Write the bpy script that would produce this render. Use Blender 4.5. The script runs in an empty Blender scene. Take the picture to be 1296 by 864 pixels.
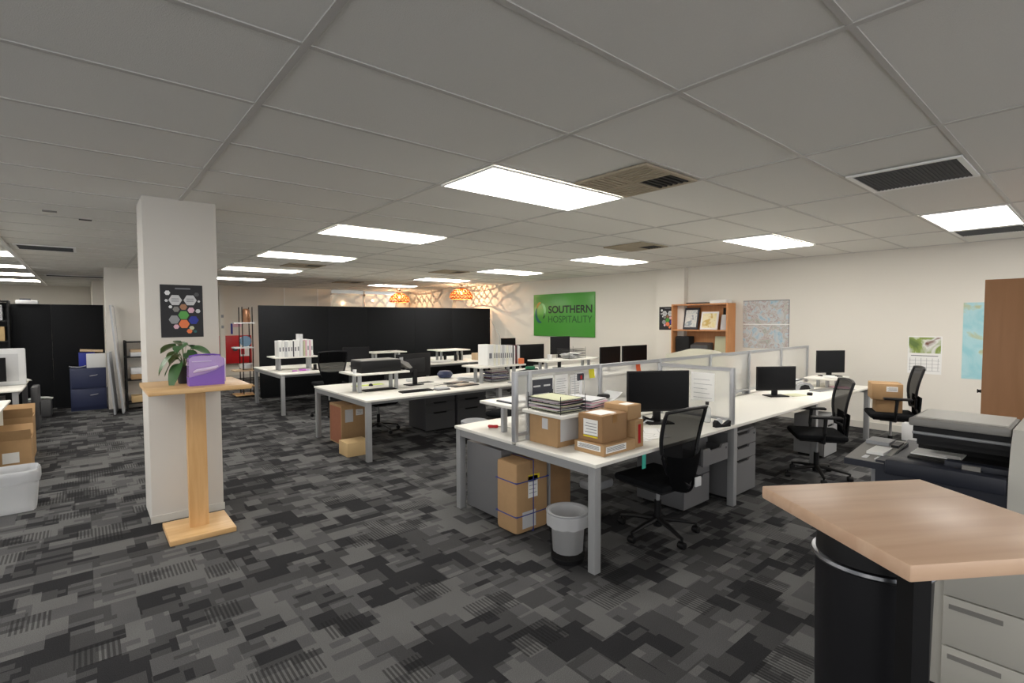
import bpy, bmesh, math, random
from mathutils import Vector, Matrix, Euler
C = bpy.context.scene.collection
SC = bpy.context.scene
PI = math.pi
R = math.radians
rnd = random.Random(7)

# ------------------------------------------------------------------ camera, world, exposure
cam = bpy.data.cameras.new('camera'); cam.sensor_width = 36; cam.lens = 642.24/1296*36
cam.clip_start = 0.02
co = bpy.data.objects.new('camera', cam); C.objects.link(co); SC.camera = co
yaw, pit, rol = R(49.80), R(-2.437), R(-0.1965)
f = Vector((math.cos(yaw)*math.cos(pit), math.sin(yaw)*math.cos(pit), math.sin(pit)))
r = Vector((math.sin(yaw), -math.cos(yaw), 0)); u = r.cross(f)
r2 = r*math.cos(rol)+u*math.sin(rol); u2 = -r*math.sin(rol)+u*math.cos(rol)
M = Matrix((r2, u2, -f)).transposed().to_4x4(); M.translation = Vector((0, 0, 1.66))
co.matrix_world = M
SC.view_settings.view_transform = 'Standard'; SC.view_settings.look = 'None'
SC.view_settings.gamma = 1; SC.view_settings.use_curve_mapping = False
SC.view_settings.exposure = 0.68
PANEL = 8.5          # strength of the ceiling light panels
w = bpy.data.worlds.new('world'); SC.world = w; w.use_nodes = True
w.node_tree.nodes['Background'].inputs[0].default_value = (.97, .98, 1, 1)
w.node_tree.nodes['Background'].inputs[1].default_value = 1.2
try:
    SC.cycles.use_denoising = True; SC.cycles.max_bounces = 10; SC.cycles.diffuse_bounces = 6
    SC.cycles.sample_clamp_indirect = 6.0; SC.cycles.transparent_max_bounces = 16
except Exception: pass

# ------------------------------------------------------------------ materials
def srgb(c):
    return tuple((x/255/12.92 if x/255 <= .04045 else ((x/255+.055)/1.055)**2.4) for x in c)
def mat(name, rgb, rough=.6, metal=0, noise=0, nscale=30, bump=0, bscale=200, emit=0, spec=.5, trans=0, alpha=1):
    m = bpy.data.materials.new(name); m.use_nodes = True; nt = m.node_tree; b = nt.nodes['Principled BSDF']
    c = srgb(rgb); b.inputs['Base Color'].default_value = (*c, 1)
    b.inputs['Roughness'].default_value = rough; b.inputs['Metallic'].default_value = metal
    b.inputs['Specular IOR Level'].default_value = spec
    b.inputs['Alpha'].default_value = alpha
    if trans: b.inputs['Transmission Weight'].default_value = trans
    if emit:
        b.inputs['Emission Color'].default_value = (*c, 1); b.inputs['Emission Strength'].default_value = emit
    if noise or bump:
        tc = nt.nodes.new('ShaderNodeTexCoord')
    if noise:
        n = nt.nodes.new('ShaderNodeTexNoise'); n.inputs['Scale'].default_value = nscale; n.inputs['Detail'].default_value = 4
        nt.links.new(tc.outputs['Object'], n.inputs['Vector'])
        mx = nt.nodes.new('ShaderNodeMix'); mx.data_type = 'RGBA'
        mx.inputs['A'].default_value = (*[x*(1-noise) for x in c], 1); mx.inputs['B'].default_value = (*[min(1, x*(1+noise)) for x in c], 1)
        nt.links.new(n.outputs['Fac'], mx.inputs['Factor']); nt.links.new(mx.outputs['Result'], b.inputs['Base Color'])
    if bump:
        n2 = nt.nodes.new('ShaderNodeTexNoise'); n2.inputs['Scale'].default_value = bscale; n2.inputs['Detail'].default_value = 3
        nt.links.new(tc.outputs['Object'], n2.inputs['Vector'])
        bp = nt.nodes.new('ShaderNodeBump'); bp.inputs['Strength'].default_value = bump; bp.inputs['Distance'].default_value = .004
        nt.links.new(n2.outputs['Fac'], bp.inputs['Height']); nt.links.new(bp.outputs['Normal'], b.inputs['Normal'])
    return m
def wood(name, c1, c2, rough=.4, axis=0, scale=1.0):
    m = bpy.data.materials.new(name); m.use_nodes = True; nt = m.node_tree; b = nt.nodes['Principled BSDF']
    N = nt.nodes.new; L = nt.links.new
    tc = N('ShaderNodeTexCoord'); mp = N('ShaderNodeMapping')
    s = [14*scale]*3; s[axis] = 1.3*scale; mp.inputs['Scale'].default_value = s
    n = N('ShaderNodeTexNoise'); n.inputs['Scale'].default_value = 1.6; n.inputs['Detail'].default_value = 6; n.inputs['Distortion'].default_value = .6
    cr = N('ShaderNodeValToRGB'); cr.color_ramp.elements[0].position = .32; cr.color_ramp.elements[1].position = .68
    cr.color_ramp.elements[0].color = (*srgb(c1), 1); cr.color_ramp.elements[1].color = (*srgb(c2), 1)
    L(tc.outputs['Object'], mp.inputs['Vector']); L(mp.outputs[0], n.inputs['Vector']); L(n.outputs['Fac'], cr.inputs[0]); L(cr.outputs[0], b.inputs['Base Color'])
    b.inputs['Roughness'].default_value = rough
    return m
def mixtrans(name, rgb, fac, rough=.5, translucent=False, spec=.5):      # fac = share of light let straight through
    m = bpy.data.materials.new(name); m.use_nodes = True; nt = m.node_tree; b = nt.nodes['Principled BSDF']
    b.inputs['Base Color'].default_value = (*srgb(rgb), 1); b.inputs['Roughness'].default_value = rough; b.inputs['Specular IOR Level'].default_value = spec
    t = nt.nodes.new('ShaderNodeBsdfTransparent'); mx = nt.nodes.new('ShaderNodeMixShader'); mx.inputs[0].default_value = fac
    src = b.outputs[0]
    if translucent:
        tl = nt.nodes.new('ShaderNodeBsdfTranslucent'); tl.inputs[0].default_value = (*srgb(rgb), 1)
        m2 = nt.nodes.new('ShaderNodeMixShader'); m2.inputs[0].default_value = .45
        nt.links.new(b.outputs[0], m2.inputs[1]); nt.links.new(tl.outputs[0], m2.inputs[2]); src = m2.outputs[0]
    nt.links.new(src, mx.inputs[1]); nt.links.new(t.outputs[0], mx.inputs[2])
    nt.links.new(mx.outputs[0], nt.nodes['Material Output'].inputs[0])
    return m
def carpet():
    m = bpy.data.materials.new('carpet_tiles'); m.use_nodes = True; nt = m.node_tree; b = nt.nodes['Principled BSDF']
    N = nt.nodes.new; L = nt.links.new
    tc = N('ShaderNodeTexCoord')
    def mth(op, a, bb=None, clamp=False):
        n = N('ShaderNodeMath'); n.operation = op; n.use_clamp = clamp
        for i, v in enumerate((a, bb)):
            if v is None: continue
            if isinstance(v, (int, float)): n.inputs[i].default_value = v
            else: L(v, n.inputs[i])
        return n.outputs[0]
    # jitter the coordinates a little so the patch edges look cut and ragged
    sep = N('ShaderNodeSeparateXYZ'); L(tc.outputs['Object'], sep.inputs[0])
    def brick(wd, ht, off, ox, oy, freq=2):
        mp = N('ShaderNodeMapping'); mp.inputs['Location'].default_value = (ox, oy, 0)
        L(tc.outputs['Object'], mp.inputs[0])
        bk = N('ShaderNodeTexBrick'); bk.offset = off; bk.offset_frequency = freq; bk.squash = .6; bk.squash_frequency = 3
        bk.inputs['Color1'].default_value = (0, 0, 0, 1); bk.inputs['Color2'].default_value = (1, 1, 1, 1)
        bk.inputs['Scale'].default_value = 1; bk.inputs['Mortar Size'].default_value = 0; bk.inputs['Bias'].default_value = 0
        bk.inputs['Brick Width'].default_value = wd; bk.inputs['Row Height'].default_value = ht
        L(mp.outputs[0], bk.inputs['Vector'])
        s = N('ShaderNodeSeparateColor'); L(bk.outputs['Color'], s.inputs[0]); return s.outputs[0]
    a = brick(.20, .15, .37, 0, 0); c = brick(.29, .21, .61, 3.3, 1.7); d = brick(.17, .05, .43, 7.1, 2.9, 3)
    # wide patches, broken by thinner strips
    v = mth('ADD', mth('MULTIPLY', a, .45), mth('MULTIPLY', c, .40)); v = mth('ADD', v, mth('MULTIPLY', d, .15))
    cr = N('ShaderNodeValToRGB'); cr.color_ramp.interpolation = 'CONSTANT'
    e = cr.color_ramp.elements; e[0].position = 0; e[0].color = (*srgb((46, 46, 48)), 1)
    e[1].position = .36; e[1].color = (*srgb((70, 70, 71)), 1)
    x = e.new(.50); x.color = (*srgb((86, 86, 87)), 1)
    x = e.new(.62); x.color = (*srgb((103, 103, 103)), 1)
    L(v, cr.inputs[0])
    # striped patches
    st = mth('SINE', mth('MULTIPLY', sep.outputs[0], 2*PI/.022)); st = mth('GREATER_THAN', st, -.1)
    msk = mth('GREATER_THAN', brick(.31, .19, .5, 5.2, 9.4), .86)
    stv = mth('MULTIPLY', mth('MULTIPLY', st, msk), .6)
    mx = N('ShaderNodeMix'); mx.data_type = 'RGBA'; L(stv, mx.inputs['Factor']); L(cr.outputs[0], mx.inputs['A']); mx.inputs['B'].default_value = (*srgb((34, 34, 35)), 1)
    n = N('ShaderNodeTexNoise'); n.inputs['Scale'].default_value = 260; n.inputs['Detail'].default_value = 2; L(tc.outputs['Object'], n.inputs['Vector'])
    n2 = N('ShaderNodeTexNoise'); n2.inputs['Scale'].default_value = 2.5; L(tc.outputs['Object'], n2.inputs['Vector'])
    g = mth('ADD', mth('MULTIPLY', n.outputs['Fac'], 1.5), mth('MULTIPLY', n2.outputs['Fac'], .4)); 
    m2 = N('ShaderNodeVectorMath'); m2.operation = 'SCALE'; L(mx.outputs['Result'], m2.inputs[0]); L(g, m2.inputs['Scale'])
    L(m2.outputs[0], b.inputs['Base Color']); b.inputs['Roughness'].default_value = .95; b.inputs['Specular IOR Level'].default_value = .1
    bp = N('ShaderNodeBump'); bp.inputs['Strength'].default_value = .5; bp.inputs['Distance'].default_value = .004
    L(n.outputs['Fac'], bp.inputs['Height']); L(bp.outputs[0], b.inputs['Normal'])
    return m
def mapmat(name, cols, scale=5):
    m = bpy.data.materials.new(name); m.use_nodes = True; nt = m.node_tree; b = nt.nodes['Principled BSDF']
    tc = nt.nodes.new('ShaderNodeTexCoord'); n = nt.nodes.new('ShaderNodeTexNoise'); n.inputs['Scale'].default_value = scale; n.inputs['Detail'].default_value = 8; n.inputs['Distortion'].default_value = 1.2
    cr = nt.nodes.new('ShaderNodeValToRGB'); e = cr.color_ramp.elements
    for i, (p, c) in enumerate(cols):
        if i < 2: e[i].position = p; e[i].color = (*srgb(c), 1)
        else: q = e.new(p); q.color = (*srgb(c), 1)
    nt.links.new(tc.outputs['Object'], n.inputs[0]); nt.links.new(n.outputs['Fac'], cr.inputs[0]); nt.links.new(cr.outputs[0], b.inputs['Base Color'])
    b.inputs['Roughness'].default_value = .5
    return m
W = dict(
 wall=mat('wall_paint', (226, 222, 213), .8, bump=.15, bscale=60), col=mat('column_paint', (214, 210, 203), .75, bump=.1, bscale=60),
 tile=mat('ceiling_tile', (226, 225, 220), .95, noise=.05, nscale=250, bump=.5, bscale=300), bar=mat('ceiling_grid', (196, 194, 190), .5), barw=mat('white_metal', (240, 240, 238), .4),
 carpet=carpet(), skirt=mat('skirting', (205, 202, 194), .5), glow=mat('light_diffuser', (255, 250, 242), .4, emit=PANEL),
 dark=mat('vent_dark', (38, 36, 34), .7), vent=mat('vent_beige', (172, 160, 138), .6), grille=mat('grille_grey', (70, 72, 76), .7, noise=.15, nscale=300),
 wht=mat('white_laminate', (236, 234, 226), .45), gmet=mat('grey_metal', (150, 151, 152), .45, spec=.4), alu=mat('aluminium', (176, 178, 182), .35, .35),
 ped=mat('grey_steel', (112, 112, 114), .5), pdk=mat('dark_steel', (78, 78, 80), .5), slot=mat('slot_black', (12, 12, 13), .8),
 blk=mat('black_plastic', (18, 18, 20), .5, spec=.3), blk2=mat('black_satin', (26, 26, 29), .4, spec=.35), scr=mat('screen_black', (11, 11, 13), .3, spec=.2), scr2=mat('screen_grey', (30, 30, 33), .4, spec=.2),
 fab=mat('black_fabric', (24, 25, 27), .9, noise=.2, nscale=200, bump=.4, bscale=400, spec=.1), part=mat('partition_fabric', (32, 33, 35), .95, noise=.12, nscale=120, bump=.3, spec=.1),
 mesh=mixtrans('chair_mesh', (10, 10, 12), .13, .8, False, .1), frost=mixtrans('frosted_panel', (238, 238, 235), .62, .35, True), wire=mixtrans('bin_wire_mesh', (30, 30, 32), .7, .6, False, .1), bag=mixtrans('clear_bin_liner', (225, 226, 228), .12, .35, True),
 card=mat('cardboard', (176, 142, 102), .85, noise=.08, nscale=18), card2=mat('cardboard_brown', (152, 118, 82), .85, noise=.1, nscale=18), card3=mat('cardboard_light', (208, 178, 130), .85, noise=.05, nscale=18), cardr=mat('cardboard_red', (160, 104, 78), .85, noise=.12, nscale=20),
 tape=mat('packing_tape', (176, 140, 96), .25), tapeb=mat('brown_tape', (150, 112, 70), .3), paper=mat('paper', (236, 236, 234), .8), paper2=mat('paper_grey', (205, 206, 208), .8), ink=mat('ink_grey', (120, 122, 128), .8), inkd=mat('ink_dark', (60, 62, 70), .8),
 blue=mat('blue_strap', (60, 70, 140), .6), yel=mat('yellow', (232, 210, 50), .6), yel2=mat('sticky_note', (238, 232, 80), .8), org=mat('orange', (236, 130, 84), .8), red=mat('red', (190, 30, 36), .4), grn=mat('green', (30, 120, 80), .6), lime=mat('lime', (196, 214, 90), .6), teal=mat('teal', (60, 180, 160), .6),
 tw=wood('oak_table', (206, 164, 110), (222, 184, 132), .4, 0), tw2=wood('oak_pillar', (206, 160, 104), (222, 180, 126), .45, 2), tw3=wood('pale_oak_top', (204, 168, 140), (218, 186, 158), .38, 0, .7), beech=wood('beech_board', (196, 134, 84), (210, 150, 98), .5, 2), brn=wood('brown_board', (156, 112, 74), (168, 122, 84), .55, 2, .6),
 navy=mat('navy_steel', (44, 52, 84), .5), nplas=mat('navy_plastic', (28, 32, 44), .5), cream=mat('printer_cream', (188, 186, 178), .5), pgry=mat('printer_grey', (132, 130, 126), .5),
 purple=mat('violet_plastic', (124, 84, 184), .3, spec=.6), lilac=mat('clear_lilac', (176, 140, 208), .12, alpha=.82, spec=.9), lav=mat('pale_lilac', (222, 204, 236), .25),
 leaf=mat('leaf_green', (72, 108, 66), .35, noise=.25, nscale=12), stem=mat('stem', (100, 116, 70), .6), pot=mat('pot_charcoal', (58, 58, 62), .6), soil=mat('soil', (50, 38, 28), .95),
 green=mat('sign_green', (78, 156, 62), .35), sdk=mat('sign_dark', (26, 40, 30), .5), sdkg=mat('sign_dark_green', (34, 84, 44), .5), tealdk=mat('logo_teal', (28, 92, 96), .5), pgreen=mat('logo_pale_green', (142, 204, 140), .5), logoo=mat('logo_orange', (196, 156, 76), .5),
 dchr=mat('dark_chrome', (120, 122, 126), .3, 1), chrome=mat('chrome', (200, 202, 206), .2, 1), white=mat('white_plastic', (226, 227, 228), .4), gplas=mat('grey_plastic', (150, 152, 155), .5), blu=mat('royal_blue', (34, 48, 150), .5),
 rat=mat('rattan', (190, 112, 52), .6), bulb=mat('warm_bulb', (255, 190, 110), .4, emit=8), glass=mat('clear_glass', (235, 240, 240), .05, trans=.9), btl=mixtrans('bottle_plastic', (220, 224, 226), .6, .2),
 bgls=mixtrans('glazing', (236, 238, 230), .5, .1), copper=mat('copper', (150, 108, 80), .35, .5), plate=mat('plate_blue', (110, 140, 165), .4), beige=mat('beige', (206, 180, 148), .8), brick=mat('poster_black', (24, 24, 28), .5),
 pink=mat('pink', (222, 180, 196), .6), maroon=mat('maroon', (110, 50, 56), .6), olive=mat('olive_cover', (200, 202, 170), .6), creamp=mat('cream_paper', (238, 236, 222), .7), mag=mat('magenta', (196, 110, 200), .4),
)
W['map'] = mapmat('road_map_print', [(.3, (150, 186, 204)), (.42, (196, 204, 208)), (.50, (200, 198, 196)), (.53, (168, 148, 148)), (.56, (206, 200, 196)), (.64, (170, 178, 170)), (.72, (178, 160, 158))], 9)
W['seamap'] = mapmat('sea_map_print', [(.35, (150, 204, 214)), (.55, (176, 214, 220)), (.62, (186, 196, 160)), (.7, (176, 160, 150))], 3.5)
W['photo'] = mapmat('landscape_print', [(.35, (96, 120, 60)), (.47, (140, 160, 80)), (.54, (226, 226, 222)), (.64, (120, 80, 66))], 3)
W['cover'] = mapmat('catalogue_print', [(.35, (176, 190, 196)), (.5, (220, 220, 214)), (.62, (150, 160, 170))], 7)
W['cover2'] = mapmat('catalogue_print_yellow', [(.35, (232, 218, 150)), (.5, (236, 228, 190)), (.62, (210, 180, 100))], 6)

# ------------------------------------------------------------------ mesh builder
class MB:
    def __init__(s): s.bm = bmesh.new(); s.ms = []; s.cur = 0
    def m(s, key):
        if key not in s.ms: s.ms.append(key)
        s.cur = s.ms.index(key); return s
    def _fin(s, faces):
        for fc in faces: fc.material_index = s.cur
    def box(s, x0, x1, y0, y1, z0, z1, bev=0, T=None):
        vs = [s.bm.verts.new((x, y, z)) for x in (x0, x1) for y in (y0, y1) for z in (z0, z1)]
        q = [(0, 1, 3, 2), (4, 6, 7, 5), (0, 4, 5, 1), (2, 3, 7, 6), (0, 2, 6, 4), (1, 5, 7, 3)]
        fs = [s.bm.faces.new([vs[i] for i in t]) for t in q]; s._fin(fs)
        if bev:
            es = list({e for fc in fs for e in fc.edges})
            rr = bmesh.ops.bevel(s.bm, geom=es, offset=bev, segments=2, affect='EDGES', profile=.5)
            s._fin(rr['faces']); vs = list({v for fc in rr['faces'] for v in fc.verts} | {v for fc in fs if fc.is_valid for v in fc.verts})
        if T is not None: bmesh.ops.transform(s.bm, matrix=T, verts=vs)
        return s
    def lathe(s, prof, cx=0, cy=0, seg=24, T=None, cap=True):
        rings = []; allv = []
        for (rad, z) in prof:
            ring = [s.bm.verts.new((cx+rad*math.cos(2*PI*i/seg), cy+rad*math.sin(2*PI*i/seg), z)) for i in range(seg)]
            rings.append(ring); allv += ring
        fs = []
        for a, b in zip(rings, rings[1:]):
            for i in range(seg): fs.append(s.bm.faces.new((a[i], a[(i+1) % seg], b[(i+1) % seg], b[i])))
        if cap:
            fs.append(s.bm.faces.new(rings[0][::-1])); fs.append(s.bm.faces.new(rings[-1]))
        s._fin(fs)
        if T is not None: bmesh.ops.transform(s.bm, matrix=T, verts=allv)
        return s
    def tube(s, pts, rad, seg=8, flat=1.0):
        pts = [Vector(p) for p in pts]; rings = []
        up0 = Vector((0, 0, 1))
        for i, p in enumerate(pts):
            d = (pts[min(i+1, len(pts)-1)]-pts[max(i-1, 0)]).normalized()
            a = d.cross(up0 if abs(d.z) < .95 else Vector((0, 1, 0))).normalized(); b = a.cross(d)
            rr = rad[i] if isinstance(rad, (list, tuple)) else rad
            rings.append([s.bm.verts.new(p+(a*math.cos(2*PI*k/seg)+b*math.sin(2*PI*k/seg)*flat)*rr) for k in range(seg)])
        fs = []
        for a, b in zip(rings, rings[1:]):
            for i in range(seg): fs.append(s.bm.faces.new((a[i], a[(i+1) % seg], b[(i+1) % seg], b[i])))
        fs.append(s.bm.faces.new(rings[0][::-1])); fs.append(s.bm.faces.new(rings[-1])); s._fin(fs); return s
    def grid(s, fn, nu, nv, thick=0):
        g = [[s.bm.verts.new(fn(i/nu, j/nv)) for j in range(nv+1)] for i in range(nu+1)]
        fs = [s.bm.faces.new((g[i][j], g[i+1][j], g[i+1][j+1], g[i][j+1])) for i in range(nu) for j in range(nv)]
        s._fin(fs)
        if thick:
            rr = bmesh.ops.solidify(s.bm, geom=fs, thickness=thick); s._fin([x for x in rr['geom'] if isinstance(x, bmesh.types.BMFace)])
        return s
    def prism(s, pts, axis, a, b, T=None):        # polygon in the plane normal to axis, extruded a..b
        def P(p, t):
            return {'x': (t, p[0], p[1]), 'y': (p[0], t, p[1]), 'z': (p[0], p[1], t)}[axis]
        A = [s.bm.verts.new(P(p, a)) for p in pts]; B = [s.bm.verts.new(P(p, b)) for p in pts]
        fs = [s.bm.faces.new(A), s.bm.faces.new(B[::-1])]
        n = len(pts)
        for i in range(n): fs.append(s.bm.faces.new((A[i], B[i], B[(i+1) % n], A[(i+1) % n])))
        s._fin(fs)
        if T is not None: bmesh.ops.transform(s.bm, matrix=T, verts=A+B)
        return s
    def build(s, name, parent=None, loc=(0, 0, 0), rz=0, label=None, kind=None, smooth=True):
        bmesh.ops.recalc_face_normals(s.bm, faces=s.bm.faces[:])
        me = bpy.data.meshes.new(name); s.bm.to_mesh(me); s.bm.free()
        for k in s.ms: me.materials.append(W[k])
        if smooth and len(me.polygons):
            me.polygons.foreach_set('use_smooth', [True]*len(me.polygons)); me.set_sharp_from_angle(angle=.6)
        o = bpy.data.objects.new(name, me); C.objects.link(o); o.location = loc; o.rotation_euler = (0, 0, rz)
        if parent is not None: o.parent = parent
        if label: o['label'] = label
        if kind: o['kind'] = kind
        return o
def B(key, *a, **k): return MB().m(key).box(*a, **k)
def tag(o, label, cat, group=None, kind=None):
    o['label'] = label; o['category'] = cat
    if group: o['group'] = group
    if kind: o['kind'] = kind
    return o
def thing(name, label, cat, loc=(0, 0, 0), rz=0, group=None):
    o = bpy.data.objects.new(name, None); C.objects.link(o); o.location = loc; o.rotation_euler = (0, 0, rz)
    o.empty_display_size = .1
    return tag(o, label, cat, group)
def dup(o, loc=None, rz=None, label=None, parent=None, group=None):
    c = o.copy(); C.objects.link(c)
    if parent is not None: c.parent = parent
    for ch in [x for x in bpy.data.objects if x.parent == o]: dup(ch, parent=c)
    if loc is not None: c.location = loc
    if rz is not None: c.rotation_euler = (0, 0, rz)
    if label: c['label'] = label
    if group: c['group'] = group
    return c
def Rz(a): return Matrix.Rotation(a, 4, 'Z')
def T3(x, y, z): return Matrix.Translation((x, y, z))

# ------------------------------------------------------------------ the setting
CZ = 2.665; XR = 9.05; YB = 16.4; XL = -5.0; YF = -4.0
MB().m('carpet').box(XL, XR, YF, 20, -.05, 0).build('floor', kind='structure')
cb = MB().m('tile').box(XL, XR, YF, 20, CZ, CZ+.06)
cb.m('bar')
gx = [.65+1.388*k for k in range(-4, 7)]; gy = [-4+.61+.66*0]
gy = [.61+.66*k for k in range(-6, 29)]
for x in gx: cb.box(x-.015, x+.015, YF, 20, CZ-.006, CZ)
for y in gy: cb.box(XL, XR, y-.012, y+.012, CZ-.005, CZ)
cb.build('ceiling', kind='structure', smooth=False)
B('barw', -.765, -.712, 4.6, 19, CZ-.03, CZ-.006).build('trim_1', kind='structure')      # bright strip beside the left light row
B('wall', XR, XR+.12, YF, YB+.1, 0, CZ).build('wall_right', kind='structure')
bw = MB().m('wall').box(.2, 6.15, YB, YB+.1, 0, CZ).box(8.55, XR, YB, YB+.1, 0, CZ).box(6.15, 8.55, YB, YB+.1, 0, 1.0)
bw.box(XL, .2, 19.4, 19.5, 0, CZ).box(.2, .3, YB+.1, 19.4, 0, CZ)
bw.build('wall_back', kind='structure', smooth=False)
B('wall', 5.6, 9.6, 19.4, 19.5, 0, CZ).build('wall_far', kind='structure')
# unseen window band, added beside and behind the viewer to let in daylight
MB().m('wall').box(XL-.1, XL, YF, 9, 0, .5).box(XL-.1, XL, 9, 19.5, 0, CZ).box(XL-.1, XL, YF, 9, 2.55, CZ).build('wall_left', kind='structure', smooth=False)
MB().m('wall').box(XL, XR, YF-.1, YF, 0, .5).box(XL, XR, YF-.1, YF, 2.55, CZ).build('wall_front', kind='structure', smooth=False)
wq = MB().m('barw')
for k in range(8): wq.box(XL-.08, XL-.02, YF+k*1.8, YF+k*1.8+.06, .5, 2.55)
wq.build('added_window_2', kind='structure', smooth=False)
wq = MB().m('barw')
for k in range(8): wq.box(XL+k*1.9, XL+k*1.9+.06, YF-.08, YF-.02, .5, 2.55)
wq.build('added_window_3', kind='structure', smooth=False)
wf = MB().m('barw')
for x in (6.15, 7.3, 8.5): wf.box(x, x+.05, YB+.02, YB+.08, 1.0, CZ)
wf.box(6.15, 8.55, YB+.02, YB+.08, 2.5, 2.55).box(6.15, 8.55, YB+.02, YB+.08, 1.0, 1.05)
w1 = wf.build('window_1', kind='structure', smooth=False)
B('bgls', 6.2, 8.5, YB+.045, YB+.055, 1.05, 2.5).build('pane', w1)
for i, x in enumerate((4.72, 5.73)):
    B('barw', x, x+.03, YB-.012, YB, 0, CZ).build('trim_%d' % (i+2), kind='structure')
B('wall', XR-.13, XR, 5.38, 6.0, 0, CZ).build('trim_4', kind='structure')
B('wall', XR-.14, XR, 13.45, 14.0, 0, CZ).build('trim_5', kind='structure')
B('wall', 2.93, 3.05, YB-.3, YB, 0, CZ).build('trim_6', kind='structure')
bb = MB().m('skirt').box(XR-.015, XR, YF, 5.38, 0, .1); bb.build('baseboard_right', kind='structure')
B('skirt', .3, 6.15, YB-.03, YB-.013, 0, .1).build('baseboard_back', kind='structure')
def column(n, x0, x1, y0, y1):
    c = MB().m('col').box(x0, x1, y0, y1, 0, CZ, bev=.004)
    return c.build(n, kind='structure')
column('wall_column', .385, .905, 5.03, 5.53)
column('wall_column', .33, .85, 12.15, 12.65)
B('skirt', .378, .912, 5.022, 5.03, 0, .06).build('baseboard_column', kind='structure')

# ------------------------------------------------------------------ ceiling lights and vents
def light(x, y, label, lx=1.388, ly=.66):
    t = thing('ceiling_light', label, 'light', (x, y, CZ), group='light panels set in the ceiling grid')
    fr = MB().m('barw')
    a, b = .016, .034
    fr.box(a, lx-a, a, b, -.016, -.005).box(a, lx-a, ly-b, ly-a, -.016, -.005).box(a, b, b, ly-b, -.016, -.005).box(lx-b, lx-a, b, ly-b, -.016, -.005)
    fr.build('frame', t)
    B('glow', b, lx-b, b, ly-b, -.012, -.006).build('diffuser', t, smooth=False)
    return t
for y, l in ((2.60, 'largest and nearest ceiling light panel, beside the square air vent'), (5.24, 'second panel from the front in the middle row of ceiling lights'),
             (7.88, 'third panel from the front in the middle row of ceiling lights'), (10.52, 'fourth panel of the middle row, just right of the white column top'),
             (13.16, 'rearmost panel of the middle row, low beside the white column')): light(2.04, y, l)
for y, l in ((.60, 'bright ceiling light panel at the right edge beyond the dark return grille'), (2.60, 'ceiling light panel above the wall with the beech bookcase and road map'),
             (5.24, 'ceiling light panel right of the far square vent, in front of the green sign'), (7.88, 'thin looking ceiling light panel left of the green sign'),
             (10.52, 'ceiling light panel just behind the right hand rattan pendant'), (13.16, 'farthest ceiling light panel above the left rattan pendant')): light(6.20, y, l)
for i, y in enumerate((10.25, 12.45, 14.65, 16.85)):
    light(-2.13, y, ['nearest', 'second', 'third', 'farthest'][i]+' of the four stacked light strips at the left edge of the ceiling')
for y, l in ((-2.7, 'added unseen ceiling light panel of the left row nearest the front wall'), (-.5, 'added unseen ceiling light panel of the left row second from the front wall'), (3.2, 'added unseen ceiling light panel of the left row level with the foreground desk'), (5.8, 'added unseen ceiling light panel of the left row level with the second desk'), (8.0, 'added unseen ceiling light panel of the left row over the left edge desks')): light(-2.13, y, l)  # out of view, panels added to this row for extra illumination
for y in (-2.68, -.04): light(6.2, y-.6, 'ceiling light panel of the right row behind the viewer')
light(2.04, -2.68, 'ceiling light panel of the middle row behind the viewer')

def vent4(x, y, label, s=.62):
    t = thing('air_vent', label, 'vent', (x, y, CZ-.006))
    b = MB().m('vent').box(0, s, 0, .03, -.014, 0).box(0, s, s-.03, s, -.014, 0).box(0, .03, .03, s-.03, -.014, 0).box(s-.03, s, .03, s-.03, -.014, 0)
    b.box(s/2-.012, s/2+.012, .03, s-.03, -.014, 0).box(.03, s-.03, s/2-.012, s/2+.012, -.014, 0)
    b.build('frame', t)
    B('dark', .03, s-.03, .03, s-.03, -.002, 0).build('backing', t)
    sl = MB().m('vent')
    for qx in (0, 1):
        for qy in (0, 1):
            x0, x1 = (.035, s/2-.014) if qx == 0 else (s/2+.014, s-.035); y0, y1 = (.035, s/2-.014) if qy == 0 else (s/2+.014, s-.035)
            n = 6
            for k in range(n):
                wd = .016 if (qx, qy) == (1, 0) else .028
                sl.m('vent' if (qx, qy) != (1, 0) else 'dark')
                if (qx+qy) % 2: yy = y0+(y1-y0)*(k+.5)/n; sl.box(x0, x1, yy-wd/2, yy+wd/2, -.012, -.003)
                else: xx = x0+(x1-x0)*(k+.5)/n; sl.box(xx-wd/2, xx+wd/2, y0, y1, -.012, -.003)
    sl.build('louvre', t, smooth=False)
vent4(2.77, 1.95, 'nearest square four way air vent with beige louvres beside the largest light')
vent4(5.52, 3.95, 'smaller looking square air vent farther back above the row of desks')
vent4(5.52, 8.6, 'far air vent near the thin light left of the green sign')
vent4(2.77, 9.2, 'far dark air vent between the middle row lights and back partition')
vent4(5.0, 12.6, 'farthest slim air vent above the glazed back wall')
def grille(x, y, lx, ly, label):
    t = thing('return_grille', label, 'vent', (x, y, CZ-.006))
    MB().m('barw').box(0, lx, 0, .03, -.012, 0).box(0, lx, ly-.03, ly, -.012, 0).box(0, .03, .03, ly-.03, -.012, 0).box(lx-.03, lx, .03, ly-.03, -.012, 0).build('frame', t)
    g = MB().m('grille').box(.03, lx-.03, .03, ly-.03, -.004, 0)
    for k in range(24): yy = .03+(ly-.06)*(k+.5)/24; g.box(.03, lx-.03, yy-.004, yy+.004, -.008, -.004)
    g.build('grille_panel', t)
grille(4.13, .625, .67, .62, 'dark grey return air grille with white frame at upper right')
grille(7.62, .62, .6, .62, 'grey grille beyond the light panel at the far right of the ceiling')
grille(-.66, 9.1, .62, .6, 'slim return grille left of the white column near the left light strips')
grille(-.6, 14.6, 1.1, .5, 'thin dark grille over the left black partition')
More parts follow.
